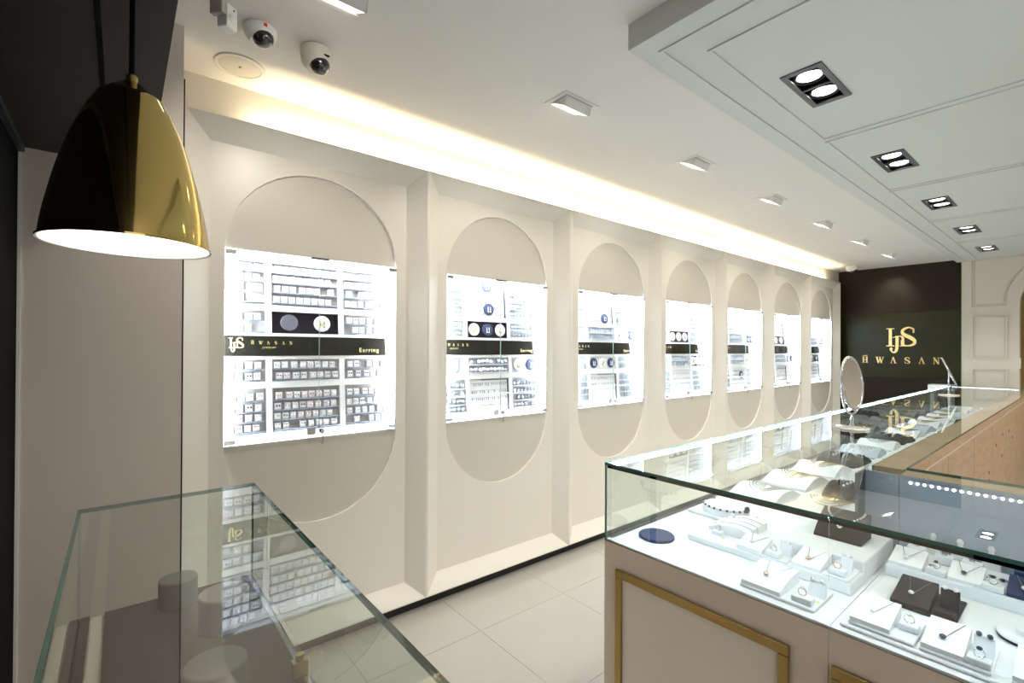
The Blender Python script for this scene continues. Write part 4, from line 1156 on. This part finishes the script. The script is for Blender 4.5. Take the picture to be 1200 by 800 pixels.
# front plate
slab(-0.722, -0.510, 1.538, 1.702, D0, D0 + 0.010, M_DISPW, 'broad white plate at the front glass of the corner counter')
R4 = D0 + 0.010
wedge(-0.718, -0.602, 1.541, 1.690, R4, 0.012, 0.036, M_DISPW, 'large arched white pad with a rose pendant at the front glass', arch=0.008)
pendant_necklace(-0.718, -0.602, 1.541, 1.690, R4, 0.012, 0.036, 'round rose gold pendant on the arched pad at the front glass', M_RGOLD, 0.008, rs=0.0085)
ring_block(-0.548, 1.566, R4, 'white ring block with a crystal ring on the broad front plate', w=0.055, d=0.034)
ring_on(-0.550, 1.566, R4 + 0.018, 'large crystal ring on the broad front plate', M_RGOLD, M_PEARL, 0.011)
ear_card(-0.535, 1.632, R4, 'white earring card with round silver earrings on the broad plate', 'round silver earring on the card of the broad plate', gem=M_SILVER, w=0.048, h=0.040)
MB().lathe([(0.005, 0), (0.005, 0.0008)], 12, Matrix.Translation((-0.520, 1.598, R4))).build('price_sticker', M_LIME)
tag(bpy.data.objects['price_sticker.001'], 'round lime price sticker on the broad front plate', 'sticker')

# right-hand unit
slab(-0.446, 0.40, 1.530, 1.978, D0, D0 + 0.010, M_DISPW, 'low white riser along the front of the dark-panelled counter', 'riser', 'riser', 0.005)
slab(-0.446, 0.40, 1.980, 2.190, D0, D0 + 0.046, M_DISPW, 'stepped white riser along the back of the dark-panelled counter', 'riser', 'riser', 0.006)
RB, RT = D0 + 0.010, D0 + 0.046
slab(-0.428, -0.288, 1.541, 1.682, RB, RB + 0.009, M_DISPW, 'white plate with a silver pendant pad beside the counter joint')
wedge(-0.425, -0.338, 1.544, 1.668, RB + 0.009, 0.012, 0.036, M_DISPW, 'white wedge pad with a silver pendant beside the counter joint')
pendant_necklace(-0.425, -0.338, 1.544, 1.668, RB + 0.009, 0.012, 0.036, 'tiny silver pendant necklace beside the counter joint', M_SILVER, rs=0.005)
ring_block(-0.310, 1.610, RB + 0.009, 'white ring block with a crystal ring beside the counter joint', w=0.040)
ring_on(-0.310, 1.610, RB + 0.027, 'crystal ring beside the counter joint', r=0.011)
slab(-0.386, -0.238, 1.752, 1.930, RB, RB + 0.007, M_BLKPAD, 'black plate under the black pendant pad')
wedge(-0.383, -0.297, 1.756, 1.905, RB + 0.007, 0.010, 0.038, M_BLKPAD, 'black wedge pad with a white pendant')
pendant_necklace(-0.383, -0.297, 1.756, 1.905, RB + 0.007, 0.010, 0.038, 'white pendant necklace on the wide black pad', M_PEARL, rs=0.0075)
ring_block(-0.266, 1.778, RB + 0.007, 'black ring block on the black plate', M_BLKPAD, h=0.014)
ear_card(-0.264, 1.835, RB + 0.007, 'black earring card on the black plate', 'white drop earring on the black card', M_BLKPAD, M_PEARL, w=0.042, h=0.050)
slab(-0.279, -0.149, 1.541, 1.682, RB, RB + 0.009, M_DISPW, 'white plate carrying the dark oval stone set')
wedge(-0.276, -0.197, 1.544, 1.668, RB + 0.009, 0.012, 0.036, M_DISPW, 'white wedge pad with a dark oval stone pendant')
pendant_necklace(-0.276, -0.197, 1.544, 1.668, RB + 0.009, 0.012, 0.036, 'dark oval stone pendant necklace at the front glass', M_SAPH, rs=0.0075)
ring_block(-0.172, 1.560, RB + 0.009, 'white ring block with a dark stone ring at the front glass', w=0.042)
ring_on(-0.172, 1.560, RB + 0.027, 'dark stone ring at the front glass', stone=M_SAPH)
ear_card(-0.170, 1.612, RB + 0.009, 'white earring card with dark studs at the front glass', 'dark round stud on the card at the front glass', gem=M_SAPH, w=0.036, h=0.042)
t = MB().lathe([(0.055, 0), (0.057, 0.004), (0.057, 0.008)], 40).build('disc_rim', M_BLKPAD)
dsk = thing('display_disc', 'white disc with a black rim beside the black plate', 'display disc', (-0.110, 1.805, RB))
t.parent = dsk
MB().lathe([(0.0565, 0.008), (0.0565, 0.013), (0.054, 0.015), (0, 0.015)], 40).build('disc_top', M_DISPW, dsk, world=False, smooth=30)
tag(MB().lathe([(0.026, 0), (0.026, 0.012), (0.024, 0.014), (0, 0.014)], 32).build('ring_block', M_DISPW, origin=(0, 0, 0), smooth=30), 'round white ring block on the black-rimmed disc', 'ring block').location = (-0.105, 1.810, RB + 0.015)
ring_on(-0.105, 1.810, RB + 0.029, 'pearl ring on the round block of the black-rimmed disc', stone=M_PEARL)
slab(-0.120, 0.010, 1.541, 1.682, RB, RB + 0.009, M_DISPW, 'white plate beyond the dark oval stone set')
wedge(-0.117, -0.038, 1.544, 1.668, RB + 0.009, 0.012, 0.036, M_DISPW, 'white wedge pad beyond the dark stone studs')
pendant_necklace(-0.117, -0.038, 1.544, 1.668, RB + 0.009, 0.012, 0.036, 'crystal pendant necklace beyond the dark stone studs', M_CRYST)
# upper step
wedge(-0.438, -0.352, 1.988, 2.090, RT, 0.010, 0.036, M_DISPW, 'white wedge pad with a crystal bar pendant on the back step')
pendant_necklace(-0.438, -0.352, 1.988, 2.090, RT, 0.010, 0.036, 'crystal bar pendant necklace on the back step', M_CRYST, rs=0.009)
ring_block(-0.320, 2.004, RT, 'white ring block with a sapphire ring on the back step')
ring_on(-0.320, 2.004, RT + 0.018, 'sapphire ring next to the crystal bar pendant', stone=M_SAPH)
wedge(-0.292, -0.215, 1.988, 2.085, RT, 0.010, 0.034, M_DISPW, 'white wedge pad with a dark oval pendant on the back step')
pendant_necklace(-0.292, -0.215, 1.988, 2.085, RT, 0.010, 0.034, 'dark oval pendant necklace on the back step', M_SAPH)
ring_block(-0.192, 2.002, RT, 'white ring block with a dark ring beside the navy pad')
ring_on(-0.192, 2.002, RT + 0.018, 'dark stone ring beside the navy pad', stone=M_SAPH)
wedge(-0.164, -0.085, 1.988, 2.085, RT, 0.010, 0.036, M_NAVY, 'navy wedge pad with a white pendant on the back step')
pendant_necklace(-0.164, -0.085, 1.988, 2.085, RT, 0.010, 0.036, 'white oval pendant on the navy pad', M_PEARL, rs=0.008)
block_sp = [(-0.395, 2.150), (-0.318, 2.125), (-0.252, 2.130)]
for k, (x, y) in enumerate(block_sp):
    ring_block(x, y, RT, 'tall white block in the back row of the stepped riser', w=0.048, d=0.034, h=0.028)['group'] = 'tall white ring blocks'
    r = ring_on(x, y, RT + 0.028, 'pearl ring on a tall white block', stone=M_PEARL); r['group'] = 'pearl rings on the tall blocks'
for k, (x, y) in enumerate([(-0.222, 2.100), (-0.205, 2.122), (-0.180, 2.112), (-0.285, 2.100), (-0.340, 2.072)]):
    r = ring_on(x, y, RT, 'dark stone ring lying flat on the back step', M_YGOLD if k % 2 else M_SILVER, M_SAPH, 0.009, True); r['group'] = 'flat dark stone rings'
tag(MB().box(-0.157, -0.10, 2.105, 2.165, RT, RT + 0.040).build('jewel_box', M_NAVY, origin=(-0.13, 2.135, RT), bevel=0.003), 'small navy jewel box on the back step', 'jewel box')
# watch-like stands on the deck behind the step
for k, x in enumerate((-0.36, -0.29, -0.215, -0.02, 0.06)):
    if x > -0.1:
        ring_block(x, 2.03, RT, 'white ring block further along the back step', h=0.026)['group'] = 'further ring blocks'
    t = thing('ring_stand', 'white ring stand with a domed top against the sliding door', 'ring stand', (x, 2.203, D0), 'domed ring stands')
    MB().box(-0.022, 0.022, -0.012, 0.012, 0, 0.085).build('stand', M_DISPW, t, world=False, bevel=0.003)
    MB().lathe([(0.007, 0.085), (0.007, 0.100), (0.010, 0.106), (0.006, 0.116), (0.0, 0.118)], 12).build('finger', M_WHITE, t, world=False, smooth=50)

# long run: arched pads with chains, two columns
def long_pad(kind):
    col = {0: M_DISPW, 1: M_DISPW, 2: M_BRNPAD, 3: M_DISPB}[kind]
    lab = {0: 'white arched pad draped with gold chains in the long counter', 1: 'white arched pad draped with silver chains in the long counter', 2: 'dark arched pad with clustered blue beads in the long counter', 3: 'pale arched pad with pearl strands in the long counter'}[kind]
    t = thing('arched_pad', lab, 'display pad', (0, 0, 0), lab)
    n = 12; w, l, h = 0.115, 0.15, 0.045
    mb = MB()
    for k in range(n):
        a, b = k / n, (k + 1) / n
        ya, yb = -l + 2 * l * a, -l + 2 * l * b
        za, zb = 0.012 + h * math.sin(PI * a), 0.012 + h * math.sin(PI * b)
        fs = [(3, 2, 1, 0), (4, 5, 6, 7), (1, 2, 6, 5), (3, 0, 4, 7)] + ([(0, 1, 5, 4)] if k == 0 else []) + ([(2, 3, 7, 6)] if k == n - 1 else [])
        mb.add([(-w, ya, 0), (w, ya, 0), (w, yb, 0), (-w, yb, 0), (-w, ya, za), (w, ya, za), (w, yb, zb), (-w, yb, zb)], fs)
    mb.build('pad', col, t, world=False, smooth=35)
    top = lambda y: 0.013 + h * math.sin(PI * (y + l) / (2 * l))
    return t, top, w, l, lab
pads = {}
def necklace_for(kind, top, w, l):
    m = {0: M_YGOLD, 1: M_SILVER, 2: M_SAPH, 3: M_PEARL}[kind]
    lab = {0: 'gold chain necklaces fanned over a white arched pad', 1: 'silver chain necklaces fanned over a white arched pad', 2: 'blue bead necklace heaped on a dark arched pad', 3: 'pearl strand necklace curved over a pale arched pad'}[kind]
    t = thing('necklace', lab, 'necklace', (0, 0, 0.05), lab)
    for j in range(6 if kind < 2 else 4):
        sc = (0.38 + 0.11 * j) if kind < 2 else (0.45 + 0.16 * j)
        pth = []
        for k in range(15):
            a = PI * k / 14
            x = w * 0.9 * sc * math.cos(a); y = l * 0.75 - l * 1.35 * sc * math.sin(a)
            pth.append((x, y, top(y) + 0.003 - 0.05))
        if kind in (0, 1): MB().tube(pth, 0.0022, 4).build('strand', m, t, world=False)
        else:
            for k, q in enumerate(pth): MB().ball(q, 0.0075, 6).build('bead', m if (kind == 3 or k % 3) else M_CRYST, t, world=False, smooth=60)
    return t
for k in range(4):
    pd, top, w, l, lab = long_pad(k)
    nk = necklace_for(k, top, w, l)
    pads[k] = (pd, nk)
kinds = [1, 0, 0, 2, 0, 1, 2, 0, 3, 0, 1, 0, 2, 0, 0, 1, 3, 0, 0, 1, 0, 2, 0, 1, 0, 0, 3, 0, 1, 0]
used = set(); q = 0
for r in range(15):
    for c in range(2):
        y = 2.56 + 0.405 * r; x = -1.075 + 0.29 * c
        if y > 8.4: continue
        k = kinds[q]; q += 1
        pd, nk = pads[k]
        rot = (0, 0, RND.uniform(-0.08, 0.08))
        if k in used:
            dup(pd, (x, y, D0), rot); dup(nk, (x, y, D0 + 0.05), rot)
        else:
            used.add(k); pd.location = (x, y, D0); pd.rotation_euler = rot; nk.location = (x, y, D0 + 0.05); nk.rotation_euler = rot
